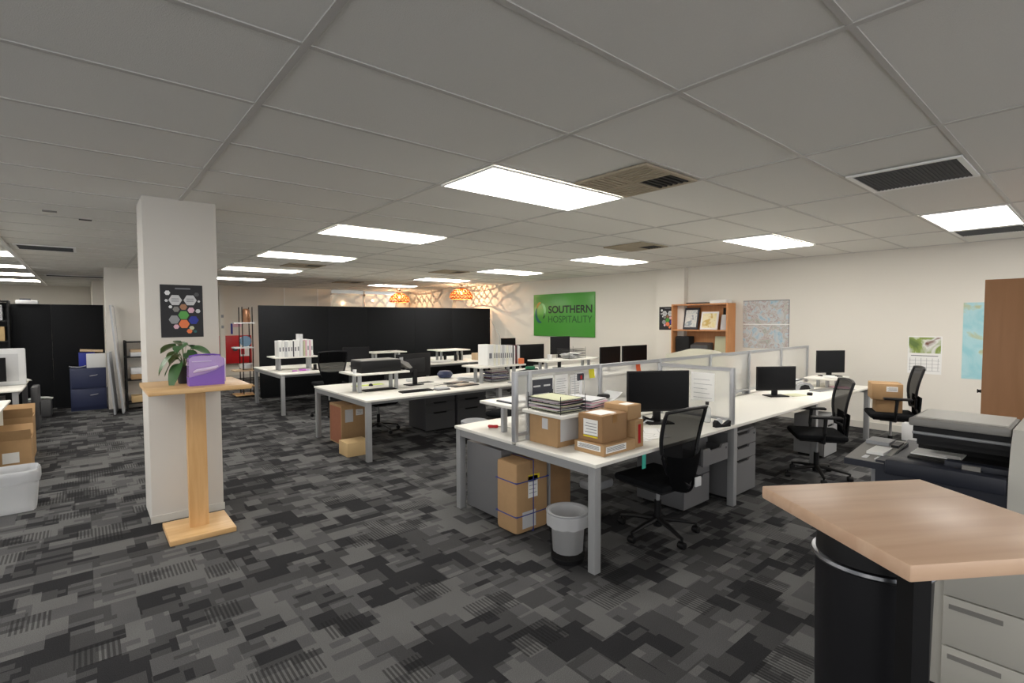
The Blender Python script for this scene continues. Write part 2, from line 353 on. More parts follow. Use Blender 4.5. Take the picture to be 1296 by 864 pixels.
for x, y, l in ((.0, 6.55, 'small dark slot in the ceiling left of the column'), (-.25, 6.25, 'faint small grey disc in the ceiling left of the slot')):
    tag(B('dark' if x == 0 else 'pgry', 0, .1, 0, .035, -.012, 0).build('ceiling_sensor', loc=(x, y, CZ)), l, 'sensor')

# ------------------------------------------------------------------ bench desks
def bench(x0, y0, mods, depth, label, h=.73, ydir=1):
    t = thing('bench_desk', label, 'desk', (x0, y0, 0), group=None)
    L = sum(mods); hd = depth/2-.02; x = 0
    for i, mm in enumerate(mods):
        for k, ya in enumerate((0, depth-hd)):
            B('wht', x+.002, x+mm-.002, ya, ya+hd, h-.025, h, bev=.003).build('worktop', t)
        x += mm
    xs = [0]
    for mm in mods: xs.append(xs[-1]+mm)
    for i, x in enumerate(xs):
        xx = min(max(x-.03, .01), L-.07)
        for ya in (.012, depth-.072):
            B('gmet', xx, xx+.06, ya, ya+.06, 0, h-.026, bev=.003).build('leg', t)
        B('gmet', xx+.006, xx+.054, .073, depth-.073, h-.085, h-.026).build('cross_rail', t)
    for ya in (.10, depth-.14):
        B('gmet', .075, L-.075, ya, ya+.04, h-.07, h-.026).build('long_rail', t)
    return t
D1 = bench(2.48, 2.11, (1.90, 1.92, 1.95), 1.62, 'long white bench desk with grey frame in the foreground with frosted partitions')
D2 = bench(2.48, 5.55, (2.0, 2.0, 2.0), 1.75, 'white bench desk in the second row with two cartons under its near end')
D3 = bench(2.60, 9.30, (2.0, 2.0, 1.9), 1.85, 'rear white bench desk standing against the long black partition')
DT = .73

B('gmet', .362, .374, .79, .83, 0, .70).build('cable_channel', D1)
B('teal', .52, .56, .012, .016, .60, .705).build('ribbon', D1, label='teal ribbon hanging under the worktop')
# frosted partition on the front desk
def rail_x(b, x0, x1, y, z0, z1, t=.03): b.box(x0, x1, y-t/2, y+t/2, z0, z1)
scr = thing('desk_screen', 'frosted translucent desk screen with aluminium frame along the middle of the front desk', 'desk screen', (2.48, 2.92, DT))
ZT = .535
xs = [0.015, .155, 1.0, 1.92, 2.9, 3.85, 4.8, 5.72]
for i, x in enumerate(xs):
    B('alu', x-.018, x+.018, -.02, .02, .0, ZT, bev=.003).build('post', scr)
for i, (a, b) in enumerate(zip(xs, xs[1:])):
    B('alu', a+.019, b-.019, -.015, .015, ZT-.03, ZT).build('top_rail', scr)
    B('alu', a+.019, b-.019, -.015, .015, .04, .065).build('bottom_rail', scr)
    B('frost', a+.019, b-.019, -.004, .004, .066, ZT-.031).build('pane', scr)
cs = thing('desk_screen', 'short frosted cross screen beside the water bottle on the front desk', 'desk screen', (4.36, 2.13, DT))
for y in (.018, .748): B('alu', -.018, .018, y-.018, y+.018, 0, .50, bev=.003).build('post', cs)
B('alu', -.015, .015, .037, .729, .47, .50).build('top_rail', cs)
B('alu', -.015, .015, .037, .729, .03, .05).build('bottom_rail', cs)
B('frost', -.004, .004, .037, .729, .051, .469).build('pane', cs)
cs2 = thing('desk_screen', 'far frosted cross screen near the tilted monitor by the wall', 'desk screen', (6.30, 2.94, DT))
for y in (.018, .748): B('alu', -.018, .018, y-.018, y+.018, 0, .50, bev=.003).build('post', cs2)
B('alu', -.015, .015, .037, .729, .47, .50).build('top_rail', cs2)
B('frost', -.004, .004, .037, .729, .02, .469).build('pane', cs2)

# monitor shelves (white boards on grey legs)
def dshelf(x0, x1, y0, y1, label, z=.985, base=DT):
    t = thing('monitor_shelf', label, 'shelf', (x0, y0, base)); w, d, h = x1-x0, y1-y0, z-base
    B('wht', 0, w, 0, d, h-.024, h, bev=.004).build('shelf_top', t)
    for xx in (.10, w-.14):
        for yy in (.28, .58): B('alu', xx, xx+.045, d*yy, d*yy+.035, 0, h-.025, bev=.003).build('leg', t)
    return t
dshelf(2.53, 3.15, 2.46, 2.88, 'white shelf above the cartons at the near end of the front desk')
dshelf(2.53, 3.15, 2.96, 3.42, 'white shelf with grey notebook just behind the frosted screen end post')
dshelf(2.58, 3.34, 6.08, 6.62, 'white shelf carrying the black document feeder on the second desk')
dshelf(4.33, 5.2, 5.82, 6.3, 'white shelf carrying the row of white folders on the second desk')
dshelf(5.75, 7.05, 5.92, 6.4, 'white shelf with a mug and wire trays in front of the green sign')
dshelf(2.66, 3.46, 9.85, 10.4, 'white shelf with binders at the near end of the rear desk')
dshelf(4.62, 5.4, 9.95, 10.45, 'white empty shelf in front of the black partition, left one')
dshelf(6.05, 6.85, 9.6, 10.2, 'white empty shelf in front of the black partition, right one')

# ------------------------------------------------------------------ partitions
def bigpart(x0, x1, y, h, joints, label, th=.05):
    t = thing('partition_screen', label, 'partition', (x0, y, 0))
    j = [0]+[q-x0 for q in joints]+[x1-x0]
    for a, b in zip(j, j[1:]):
        B('part', a+.001, b-.001, 0, th, .03, h, bev=.003).build('panel', t)
        B('blk', a+.03, b-.03, -.0, th, 0, .03).build('foot', t)
    return t
bigpart(2.83, 8.98, 11.6, 1.985, (4.29, 5.25, 6.53, 7.67), 'long black fabric partition behind the rear desk')
bigpart(-1.0, .32, 12.85, 1.98, (-.45,), 'black fabric partition behind the navy filing cabinet, right of dark shelves')

# ------------------------------------------------------------------ task chair
def chair(label, loc, rz, arms=False, tagged=False, rise=0):
    t = thing('task_chair', label, 'chair', (loc[0], loc[1], 0), rz)
    sb = MB().m('blk')
    for k in range(5):
        a = PI/2+R(18)+k*2*PI/5; d = Vector((math.cos(a), math.sin(a), 0))
        sb.tube([d*.02+Vector((0, 0, .115)), d*.16+Vector((0, 0, .10)), d*.30+Vector((0, 0, .075))], [.028, .022, .015], 8, .7)
    sb.lathe([(.035, .06), (.038, .13)], seg=16); sb.build('star_base', t)
    for k in range(5):
        a = PI/2+R(18)+k*2*PI/5
        c = MB().m('blk').lathe([(.008, -.028), (.026, -.024), (.028, -.006), (.028, .006), (.026, .024), (.008, .028)], seg=14, T=T3(.30*math.cos(a), .30*math.sin(a), .028) @ Matrix.Rotation(PI/2, 4, 'X'))
        c.tube([(.30*math.cos(a), .30*math.sin(a), .03), (.30*math.cos(a), .30*math.sin(a), .08)], .009, 6)
        c.build('caster', t)
    MB().m('gmet').lathe([(.014, .131), (.014, .385+rise)], seg=14).m('blk').lathe([(.026, .131), (.026, .26)], seg=14).build('gas_lift', t)
    MB().m('blk').box(-.09, .09, -.12, .12, .385+rise, .412+rise, bev=.008).build('seat_mechanism', t)
    MB().m('blk').box(-.215, .215, -.205, .205, .413+rise, .432+rise, bev=.008).m('fab').box(-.245, .245, -.23, .24, .428+rise, .488+rise, bev=.028).build('seat', t)
    # back: hourglass mesh in a rounded frame, leaning slightly back
    def wd(v): return .205+.035*math.sin(v*PI*.62)-.055*(1-v)**3
    def pos(u, v):
        z = .56+rise+.46*v; y = -.235-.05*v-.03*math.sin(v*PI)*-1+.03*(abs(u-.5)*2)**2
        return ((u-.5)*2*wd(v), y, z+.012*(1-(abs(u-.5)*2)**2)*(v > .99))
    MB().m('mesh').grid(pos, 10, 12).build('back_mesh', t)
    fr = MB().m('blk2')
    loop = [pos(0, v/12) for v in range(13)]+[pos(u/8, 1) for u in range(1, 8)]+[pos(1, 1-v/12) for v in range(13)]+[pos(1-u/8, 0) for u in range(1, 9)]
    fr.tube(loop, .014, 8)
    # Y shaped spine behind the lumbar
    fr.tube([pos(0, .12), (-.09, -.25, .54+rise), (0, -.27, .46+rise)], .013, 8); fr.tube([pos(1, .12), (.09, -.25, .54+rise), (0, -.27, .46+rise)], .013, 8)
    fr.tube([(0, -.27, .47+rise), (0, -.25, .42+rise), (0, -.1, .398+rise)], [.03, .03, .024], 8, .6)
    fr.build('back_frame', t)
    def lum(u, v):
        z = .415+rise+.26*v; x = (u-.5)*2*(.135+.068*math.sin(v*PI/2)); return (x, -.285+.05*(abs(u-.5)*2)**2+.012*(1-v), z+.03*(abs(u-.5)*2)**2)
    MB().m('fab').grid(lum, 8, 6, thick=.012).build('lumbar_panel', t)
    if tagged: B('white', .045, .115, -.302, -.29, .45+rise, .52+rise, bev=.003).build('care_tag', t, label='white tag on the lumbar panel')
    if arms:
        for sx in (-1, 1):
            a = MB().m('blk').tube([(sx*.12, 0, .40+rise), (sx*.27, .0, .42+rise), (sx*.285, 0, .52+rise), (sx*.285, -.01, .665+rise)], .017, 8)
            a.box(sx*.285-.04, sx*.285+.04, -.15, .12, .665+rise, .69+rise, bev=.01); a.build('armrest', t)
    return t
chair('black mesh task chair with a white tag on its lower back at the front desk', (3.37, 2.24), R(-4), tagged=True, rise=-.02)
chair('black mesh task chair with armrests in front of the small monitor at the front desk', (5.85, 1.97), R(32), arms=True)
chair('black mesh task chair with cartons stacked on its seat near the wall calendar', (7.35, 1.68), R(22), arms=True, rise=.06)
chair('black task chair with green cloth over it between the first and second desks', (4.2, 5.0), R(15))
chair('black mesh task chair at the near end of the rear desk beside white binders', (3.27, 8.85), R(-3), rise=.10)
chair('black task chair on the far side of the second desk, star base seen under it', (3.35, 7.08), R(170))
chair('black task chair behind the second desk, right of the dark monitor by the folders', (6.75, 7.75), R(185), rise=.06)
chair('black task chair on the far side of the rear desk right end', (7.6, 8.7), R(8))
tag(B('grn', -.07, .07, -.02, .02, 0, .045, bev=.01).build('folded_cloth', loc=(4.30, 4.735, 1.03)), 'small green cloth lying over the top of a black chair back', 'cloth')

# ------------------------------------------------------------------ screens
def monitor(label, loc, rz, w=.52, h=.31, lift=.1, big=True, back=False, tilt=0, name='computer_monitor', face='scr'):
    t = thing(name, label, 'monitor', loc, rz)
    b = MB().m('blk').box(-w/2, w/2, -.012, .012, lift, lift+h, bev=.004)
    b.m('blk2').box(-w*.3, w*.3, .012, .035, lift+h*.2, lift+h*.8, bev=.006)
    cas = b.build('casing', t)
    B(face, -w/2+.012, w/2-.012, -.0145, -.0125, lift+.02, lift+h-.012).build('screen', t)
    MB().m('blk').box(-.035, .035, .012, .04, .012, lift+h*.3, bev=.005).build('stand_neck', t)
    MB().m('blk').box(-.12, .12, -.09, .09, 0, .012, bev=.005).build('stand_base', t)
    if back: B('gplas', w*.32, w*.32+.06, .0125, .0145, lift+h*.7, lift+h*.7+.06, bev=.0).build('sticker', t, label='pale sticker')
    return t
monitor('large black monitor behind the mesh chair at the front desk', (3.93, 2.62, DT), R(-32), .585, .365, .105)
monitor('black monitor on an empty stretch of the front desk, beyond the cross screen', (6.36, 2.60, DT), R(-34), .50, .29, .07)
monitor('tilted squarish monitor nearest the right wall on the front desk', (7.93, 2.52, .861), R(-34), .42, .31, .05)
monitor('black monitor seen from behind with a pale sticker on the second desk', (3.62, 6.48, DT), R(188), .60, .33, .12, back=True)
monitor('charcoal monitor on the rear desk right of the black mesh chair', (4.22, 9.9, DT), R(-10), .52, .30, .09, face='scr2')
monitor('black monitor right of the row of white folders', (6.02, 6.62, DT), R(-5), .60, .37, .13)
monitor('small grey monitor standing on the shelf below the green sign', (7.0, 6.85, DT), R(-8), .46, .34, .27, face='scr2')
monitor('left one of the two dark monitors side by side before the pilaster', (7.28, 5.86, DT), R(2), .60, .33, .11)
monitor('right one of the two dark monitors side by side before the pilaster', (7.98, 5.84, DT), R(-4), .70, .33, .11)
monitor('dark monitor partly hidden behind the folders on the second desk', (8.2, 9.85, DT), R(-10), .42, .30, .17)

# ------------------------------------------------------------------ drawer pedestals
def pedestal(label, loc, rz=0, w=.42, d=.48, h=.58, mat_='ped', open_=False, fronts=(.12, .12, .28)):
    t = thing('drawer_pedestal', label, 'drawer unit', (loc[0], loc[1], 0), rz)
    B('slot', .04, w-.04, .04, d-.04, 0, .03).build('plinth', t)
    B(mat_, 0, w, .02, d, .03, h, bev=.004).build('body', t)
    z = h-.012
    for i, fh in enumerate(fronts):
        o = -.17 if (open_ and i == 0) else 0
        fr = MB().m(mat_).prism([(.003, z-fh+.004), (w-.003, z-fh+.004), (w-.003, z-.004), (w*.75, z-.004), (w*.70, z-.03), (w*.30, z-.03), (w*.25, z-.004), (.003, z-.004)], 'y', o, o+.018)
        if o: fr.m('pdk').box(.015, .025, o+.018, .02, z-fh+.01, z-.03).box(w-.025, w-.015, o+.018, .02, z-fh+.01, z-.03).box(.015, w-.015, o+.018, .02, z-fh+.01, z-fh+.016)
        dr = fr.build('drawer', t)
        if not o: B('slot', w*.28, w*.72, .019, .0205, z-.032, z-.006).build('finger_slot', dr)
        if i == 0: MB().m('chrome').lathe([(.009, 0), (.009, .006)], seg=12, T=T3(w*.9, o, z-.04) @ Matrix.Rotation(PI/2, 4, 'X')).build('lock', dr)
        z -= fh
    return t
pedestal('grey pedestal with its top drawer pulled open behind the mesh chair', (3.86, 2.31), w=.42, h=.60, open_=True, fronts=(.15, .15, .26))
pedestal('grey three drawer pedestal right of the middle desk leg', (4.45, 2.20), w=.50, h=.62, fronts=(.13, .13, .32))
pedestal('grey steel cupboard unit under the left corner of the front desk', (2.96, 3.17), rz=R(90), w=.48, d=.40, h=.60, fronts=(.56,))
pedestal('grey pedestal under the second desk with shade in its colour, left one', (3.82, 6.50), w=.52, d=.5, h=.60, mat_='pdk', fronts=(.15, .15, .27))  # darker steel on this pair stands in for the shade under the desk
pedestal('grey pedestal under the second desk with shade in its colour, right one', (4.38, 6.50), w=.56, d=.5, h=.60, mat_='pdk', fronts=(.15, .15, .27))
pedestal('pale grey pedestal under the far end of the front desk', (6.66, 2.16), rz=R(0), w=.42, d=.34, h=.5, mat_='gmet', fronts=(.1, .1, .27))

# ------------------------------------------------------------------ cartons
def carton(label, loc, size, rz=0, m='card', lab=None, straps=False, name='cardboard_box', tape=True, cat='box', bev=.004, side='y'):
    t = thing(name, label, cat, loc, rz); w, d, h = size
    B(m, 0, w, 0, d, 0, h, bev=bev).build('carton', t)
    if tape:
        MB().m('tape' if m != 'card2' else 'tapeb').box(w/2-.025, w/2+.025, -.001, d+.001, h, h+.0012).box(w/2-.025, w/2+.025, -.0012, 0, h-.06, h+.0012).build('tape', t)
    for (face, a, b, z0, z1, mm) in (lab or []):
        lb = MB().m(mm)
        if face == 'y': lb.box(a, b, -.0016, -.0002, z0, z1)
        elif face == 'x': lb.box(-.0016, -.0002, a, b, z0, z1)
        elif face == 'X': lb.box(w+.0002, w+.0016, a, b, z0, z1)
        else: lb.box(a, b, z0, z1, h+.0003, h+.0018)
        if mm == 'paper':
            lb.m('ink')
            for k in range(4):
                zz = z0+(z1-z0)*(.2+.18*k)
                if face == 'y': lb.box(a+.01, b-.012*(1+k % 2), -.0021, -.0017, zz, zz+.004)
                elif face == 'x': lb.box(-.0021, -.0017, a+.01, b-.012*(1+k % 2), zz, zz+.004)
        lb.build('shipping_label' if mm in ('paper', 'paper2') else 'sticker', t)
    if straps:
        s = MB().m('blue')
        for z in (h*.25, h*.72): s.box(-.003, w+.003, -.003, d+.003, z, z+.008)
        s.box(w*.5, w*.5+.008, -.004, d+.004, .0, h+.003); s.build('strap', t, label='blue strapping')
    return t
carton('tall carton bound with blue straps under the front desk, nearer one', (2.49, 2.90, 0), (.34, .25, .56), 0, 'card', straps=True, bev=.03, lab=[('y', .12, .22, .27, .44, 'paper'), ('y', .12, .24, .40, .45, 'yel'), ('y', .06, .2, .04, .17, 'paper2')])
carton('carton standing behind the blue strapped one under the front desk', (2.86, 2.93, 0), (.26, .24, .54), 0, 'card2', lab=[])
carton('carton under the white shelf with bubble mailer hanging on it', (2.60, 2.57, DT), (.30, .30, .215), 0, 'card', lab=[('x', .10, .16, .12, .20, 'paper2'), ('y', .03, .22, .04, .205, 'paper2')])
carton('flat carton with white labels at the bottom of the desk stack', (2.66, 2.19, DT), (.35, .27, .075), 0, 'card', lab=[('y', .02, .24, .02, .065, 'paper'), ('x', .03, .24, .03, .07, 'paper')], tape=False)
carton('brown cube carton with a white and yellow label on the flat carton', (2.69, 2.23, DT+.0785), (.27, .22, .19), 0, 'card2', lab=[('x', .04, .17, .04, .155, 'paper'), ('x', .04, .17, .03, .045, 'yel'), ('z', .03, .2, .04, .18, 'paper')])
carton('upright slim carton with red lettering right of the cube carton', (3.02, 2.20, DT), (.10, .30, .20), 0, 'card', lab=[('y', .035, .065, .03, .17, 'red')], tape=False)
carton('small brown carton lying on the upright slim carton', (2.985, 2.24, DT+.2015), (.16, .22, .105), 0, 'card', tape=False, lab=[('z', .02, .12, .03, .1, 'paper')])
carton('tall carton with a reddish side under the second desk', (2.58, 6.56, 0), (.36, .42, .53), 0, 'card', lab=[('x', .02, .4, .02, .5, 'cardr'), ('y', .05, .16, .3, .47, 'paper2'), ('y', .2, .3, .38, .46, 'paper')])
carton('small pale carton on the floor by the second desk leg', (2.40, 5.93, 0), (.30, .27, .17), 0, 'card3', tape=False, lab=[('X', .04, .2, .02, .14, 'paper2')])
carton('large carton resting on the seat of the chair by the wall', (7.31, 1.56, .549), (.24, .26, .15), R(22), 'card', tape=True)
carton('carton with white label, topmost on the chair by the wall', (7.27, 1.55, .7005), (.32, .30, .19), R(22), 'card', tape=True, lab=[('x', .05, .16, .1, .16, 'paper')])
# left side cartons
def opencarton(label, loc, size, rz, m='card2'):
    t = thing('open_cardboard_box', label, 'box', loc, rz); w, d, h = size; q = .006
    MB().m(m).box(0, w, 0, q, .0, h).box(0, w, d-q, d, 0, h).box(0, q, q, d-q, 0, h).box(w-q, w, q, d-q, 0, h).box(q, w-q, q, d-q, 0, q).build('carton', t)
    for k, (fl, cx, cy, a) in enumerate(((w, 0, 0, 1), (w, 0, d, -1))):
        MB().m(m).box(0, w, 0, .13, 0, .004, T=T3(0, 0 if a == 1 else d, h) @ Matrix.Rotation(R(118 if a == 1 else 60), 4, 'X')).build('flap', t)
    B('paper', w*.3, w*.7, -.0016, 0, h*.35, h*.65).build('shipping_label', t)
    return t
opencarton('open carton with raised flaps behind the white bin at the left edge', (-.80, 7.62, 0), (.33, .33, .38), 0, 'card')
opencarton('open carton farther back, half hidden by the one with raised flaps', (-.86, 8.5, 0), (.36, .36, .50), 0, 'card')

# ------------------------------------------------------------------ bins
def bin_(label, loc, r0, r1, h, m='blk', liner=True, body='mesh'):
    t = thing('waste_bin', label, 'bin', loc)
    MB().m(m).lathe([(r0, 0), (r0+.003, .03), (r0+(r1-r0)*.12, .031)], seg=32).build('bin_base', t)
    n = MB().m(body).lathe([(r0+(r1-r0)*.12, .032), (r1, h-.02), (r1+.008, h)], seg=32, cap=False); n.build('bin_wall', t)
    if liner:
        def lf(u, v):
            a = u*2*PI; k = math.sin(a*7)*.4+math.sin(a*13+1)*.35+math.sin(a*3)*.3
            if v < .45: q = v/.45; rr = r1+.014+.003*k; z = h-.085*(1-q)+.008*k*(1-q)
            elif v < .55: q = (v-.45)/.1; rr = r1+.014-.02*q; z = h+.012
            else: q = (v-.55)/.45; rr = (r1-.010)*(1-.13*q)-.006*abs(k)*q-.004; z = h+.01-(h-.055)*q
            return (rr*math.cos(a), rr*math.sin(a), z)
        MB().m('bag').grid(lf, 72, 16).build('liner', t, label='translucent bin liner folded over the rim')
        MB().m('alu').lathe([(r1+.006, h+.002), (r1+.018, h+.002), (r1+.018, h+.010), (r1+.006, h+.010), (r1+.006, h+.002)], seg=40, cap=False).build('rim', t)
    return t
bin_('small wire bin with white liner at the near leg of the front desk', (2.53, 2.40, 0), .115, .134, .335, body='wire')
# translucent white tub at left
t = thing('waste_bin', 'translucent white tub with loose liner at the left edge', 'bin', (-.53, 6.22, 0))
def tub(u, v):
    a = u*2*PI; c, s = math.cos(a), math.sin(a); n = 5
    rr = (abs(c)**n+abs(s)**n)**(-1/n); k = .165+.03*v
    return (k*rr*c, k*rr*s*.85, .35*v)
MB().m('white').grid(tub, 48, 8, thick=.004).box(-.15, .15, -.125, .125, 0, .01).build('tub', t)
def tubl(u, v):
    a = u*2*PI; c, s = math.cos(a), math.sin(a); n = 5; rr = (abs(c)**n+abs(s)**n)**(-1/n)
    kk = .199+.003*math.sin(a*9); k = math.sin(a*11)*.5+math.sin(a*5)
    if v < .5: return (kk*rr*c, kk*rr*s*.86, .36-.10*(1-v*2)+.01*k*(1-v*2))
    q = (v-.5)*2; return ((kk-.012-.05*q)*rr*c, (kk-.012-.05*q)*rr*s*.86, .362-.2*q)
MB().m('bag').grid(tubl, 64, 10).build('liner', t)

# ------------------------------------------------------------------ pedestal table against the column
def ptable(label, loc, rz, top, base, z, th, topm, legm, basem, post=(.1, .1)):
    t = thing('pedestal_table', label, 'table', loc, rz)
    B(topm, -top[0]/2, top[0]/2, -top[1]/2, top[1]/2, z-th, z, bev=.006).build('table_top', t)
    B(legm, -post[0]/2, post[0]/2, -post[1]/2, post[1]/2, .04, z-th).build('post', t)
    B(basem, -base[0]/2, base[0]/2, -base[1]/2, base[1]/2, 0, .04, bev=.005).build('base', t)
    return t
ptable('tall oak pedestal table with square foot standing against the white column', (.66, 4.65, 0), 0, (.66, .70), (.44, .46), 1.17, .035, 'tw', 'tw2', 'tw', (.13, .06))
ft = ptable('pale oak topped bar table on a black post in the right foreground', (1.82, .35, 0), math.atan2(-.327, .492), (.59, .56), (.42, .42), 1.10, .042, 'tw3', 'blk', 'blk', (.056, .056))
MB().m('blk').box(-.18, .18, -.18, .18, 1.045, 1.0575).build('mounting_plate', ft)
# black half round bin beside the post
t = thing('pedal_bin', 'tall black round bin with chrome band under the bar table', 'bin', (2.045, .51, 0))
MB().m('blk2').lathe([(.15, 0), (.155, .02), (.168, .83)], seg=48).build('bin_wall', t)
MB().m('dchr').lathe([(.170, .832), (.178, .834), (.182, .842), (.178, .852), (.170, .854)], seg=48).build('rim_band', t)
MB().m('blk').lathe([(.166, .855), (.160, .96), (.145, 1.0), (.09, 1.02), (.01, 1.025)], seg=48).build('lid', t)

# purple bag and plant on the pedestal table
t = thing('toiletry_bag', 'shiny purple clear plastic bag with handle on the pedestal table', 'bag', (.595, 4.45, 1.17))
MB().m('purple').prism([(.0, 0), (.235, 0), (.235, .15), (.18, .115), (.10, .085), (.0, .065)], 'y', 0, .11).build('solid_panel', t, label='solid violet lower front')
MB().m('lilac').prism([(.0, .066), (.10, .086), (.18, .116), (.234, .151), (.230, .205), (.20, .225), (.03, .225), (.004, .205)], 'y', .004, .106).build('clear_body', t, label='see through lilac upper body')
MB().m('lav').tube([(.03, -.006, .105), (.05, -.02, .118), (.12, -.026, .128), (.17, -.02, .136), (.19, -.006, .142)], [.006, .010, .011, .010, .006], 8, 1.2).build('handle', t)
MB().m('lav').box(.02, .15, -.004, .004, .182, .187).box(.236, .246, .01, .1, .02, .2, bev=.004).build('gusset', t)
MB().m('purple').tube([(.01, .055, .222), (.06, .055, .232), (.17, .055, .232), (.22, .055, .222)], .006, 8).build('zip', t)
t = thing('potted_plant', 'leafy green plant in a charcoal pot behind the purple bag', 'plant', (.60, 4.72, 1.17))
MB().m('pot').lathe([(.040, 0), (.043, .005), (.056, .13), (.060, .135), (.050, .133), (.048, .11)], seg=28).build('pot', t)
MB().m('soil').lathe([(.001, .112), (.047, .112), (.001, .114)], seg=24, cap=False).build('soil', t)
lv = MB(); stv = MB()
for (az, ln, ht, droop, sz) in ((95, .05, .20, .00, .075), (150, .10, .18, .02, .075), (200, .12, .12, .10, .08), (230, .10, .05, .14, .07), (20, .11, .16, .02, .085), (-25, .14, .16, .04, .08), (60, .09, .19, .01, .07), (175, .07, .08, .08, .06), (-70, .08, .13, .05, .07), (250, .09, .19, .02, .07), (120, .12, .12, .05, .07)):
    a = R(az); d = Vector((math.cos(a), math.sin(a), 0)); n = Vector((-d.y, d.x, 0))
    p0 = Vector((0, 0, .11)); p1 = p0+d*ln*.5+Vector((0, 0, ht)); p2 = p1+d*.02
    stv.m('stem').tube([p0, p0+d*ln*.2+Vector((0, 0, ht*.6)), p1], .0028, 6)
    def lf(u, v, p1=p1, d=d, n=n, droop=droop, sz=sz):
        wv = math.sin(PI*min(1, v*.98+.02))**.6*sz*.72; c = p1+d*(v*sz*1.55)+Vector((0, 0, -(droop+.03)*v*v*1.3+.01*v))
        c = c+Vector((0, 0, .35*(u-.5)*sz))
        return c+n*(u-.5)*2*wv+Vector((0, 0, .012*(abs(u-.5)*2)))
    lv.m('leaf').grid(lf, 6, 8)
stv.build('stems', t); lv.build('foliage', t)

# hexagon poster
def hexa(b, cx, cz, rad, y, key):
    b.m(key).prism([(cx+rad*math.cos(R(60*k)), cz+rad*math.sin(R(60*k))) for k in range(6)], 'y', y-.0006, y)
def poster(name, label, loc, rz, w, h, s=1):
    b = MB().m('brick').box(0, w, -.003, 0, 0, h)
    y = -.0032; W_ = w/290; H_ = h/355        # coordinates on a 290 x 355 sheet, origin bottom left
    hx = [(100, 252, 46, 'paper2'), (202, 252, 46, 'paper2'), (48, 300, 20, 'white'), (248, 292, 18, 'pdk'), (40, 248, 12, 'paper2'), (262, 245, 10, 'paper2'), (66, 206, 13, 'white'), (104, 190, 24, 'pgry'), (154, 206, 26, 'copper'), (206, 184, 25, 'pink'), (254, 178, 18, 'paper2'),
          (154, 150, 38, 'green'), (90, 120, 38, 'gplas'), (222, 116, 36, 'blu'), (156, 90, 38, 'org'), (102, 72, 20, 'pink'), (208, 62, 18, 'olive'), (192, 40, 20, 'org'), (232, 38, 12, 'tealdk')]
    for (x, z, q, k) in hx: hexa(b, x*W_, z*H_, q*W_, y, k)
    b.m('ink')
    b.box(100*W_, 205*W_, y-.0004, y, 325*H_, 335*H_)
    for (x, z) in ((100, 252), (202, 252)):
        for k in range(3): b.box((x-26)*W_, (x+24)*W_, y-.001, y-.0006, (z+8-9*k)*H_, (z+11-9*k)*H_)
    return tag(b.build(name, loc=loc, rz=rz, smooth=False), label, 'poster')
poster('hexagon_poster', 'black poster with coloured hexagons on the front column', (.488, 5.029, 1.525), 0, .30, .435)
poster('hexagon_poster', 'black hexagon poster partly hidden behind the beech bookcase on the wall', (8.919, 5.93, 1.45), R(-90), .36, .46)

# ------------------------------------------------------------------ green sign
sg = thing('wall_sign', 'green company sign with dark lettering on the right wall', 'sign', (XR, 9.79, 1.245))
B('green', -.03, 0, -2.07, 0, 0, 1.06, bev=.003).build('board', sg)
def text(s, y0, z0, hgt, width, key, weight, name, parent, loc_x):
    cu = bpy.data.curves.new(name, 'FONT'); cu.body = s; cu.size = 1; cu.extrude = .01; cu.offset = weight
    o = bpy.data.objects.new('tmp', cu); C.objects.link(o); bpy.context.view_layer.update()
    me = bpy.data.meshes.new_from_object(o.evaluated_get(bpy.context.evaluated_depsgraph_get())); bpy.data.objects.remove(o)
    xs = [v.co.x for v in me.vertices]; ys = [v.co.y for v in me.vertices]; sx = width/(max(xs)-min(xs)); sy = hgt/(max(ys)-min(ys)); x0, yb = min(xs), min(ys)
    for v in me.vertices: v.co = Vector((loc_x-(.002 if v.co.z > 0 else 0), y0-(v.co.x-x0)*sx, z0+(v.co.y-yb)*sy))
    me.materials.append(W[key]); ob = bpy.data.objects.new(name, me); C.objects.link(ob); ob.parent = parent; return ob
text('SOUTHERN', -.55, .575, .19, 1.45, 'sdk', .022, 'lettering', sg, -.0305)
text('HOSPITALITY', -.55, .345, .165, 1.45, 'sdkg', -.002, 'lettering', sg, -.0305)
lg = MB()
def arc(key, a0, a1, r0, r1, cy, cz, w0=.03, n=20, off=-.031):
    pts_o = []; pts_i = []
    for i in range(n+1):
        q = i/n; a = R(a0+(a1-a0)*q); wv = w0*math.sin(PI*q)**.6+.004
        pts_o.append((cy-math.cos(a)*(r0+wv*.5), cz+math.sin(a)*(r1+wv*.5))); pts_i.append((cy-math.cos(a)*(r0-wv*.5), cz+math.sin(a)*(r1-wv*.5)))
    for i in range(n):
        lg.m(key).prism([pts_o[i], pts_o[i+1], pts_i[i+1], pts_i[i]], 'x', off-.002, off)
arc('tealdk', 150, 280, .18, .25, -.27, .60, .075)
arc('pgreen', 80, -40, .15, .20, -.27, .63, .08)
arc('logoo', 165, 85, .15, .20, -.27, .65, .06, off=-.033)
arc('sdkg', 300, 350, .15, .20, -.27, .62, .05)
lg.build('logo', sg, smooth=False)

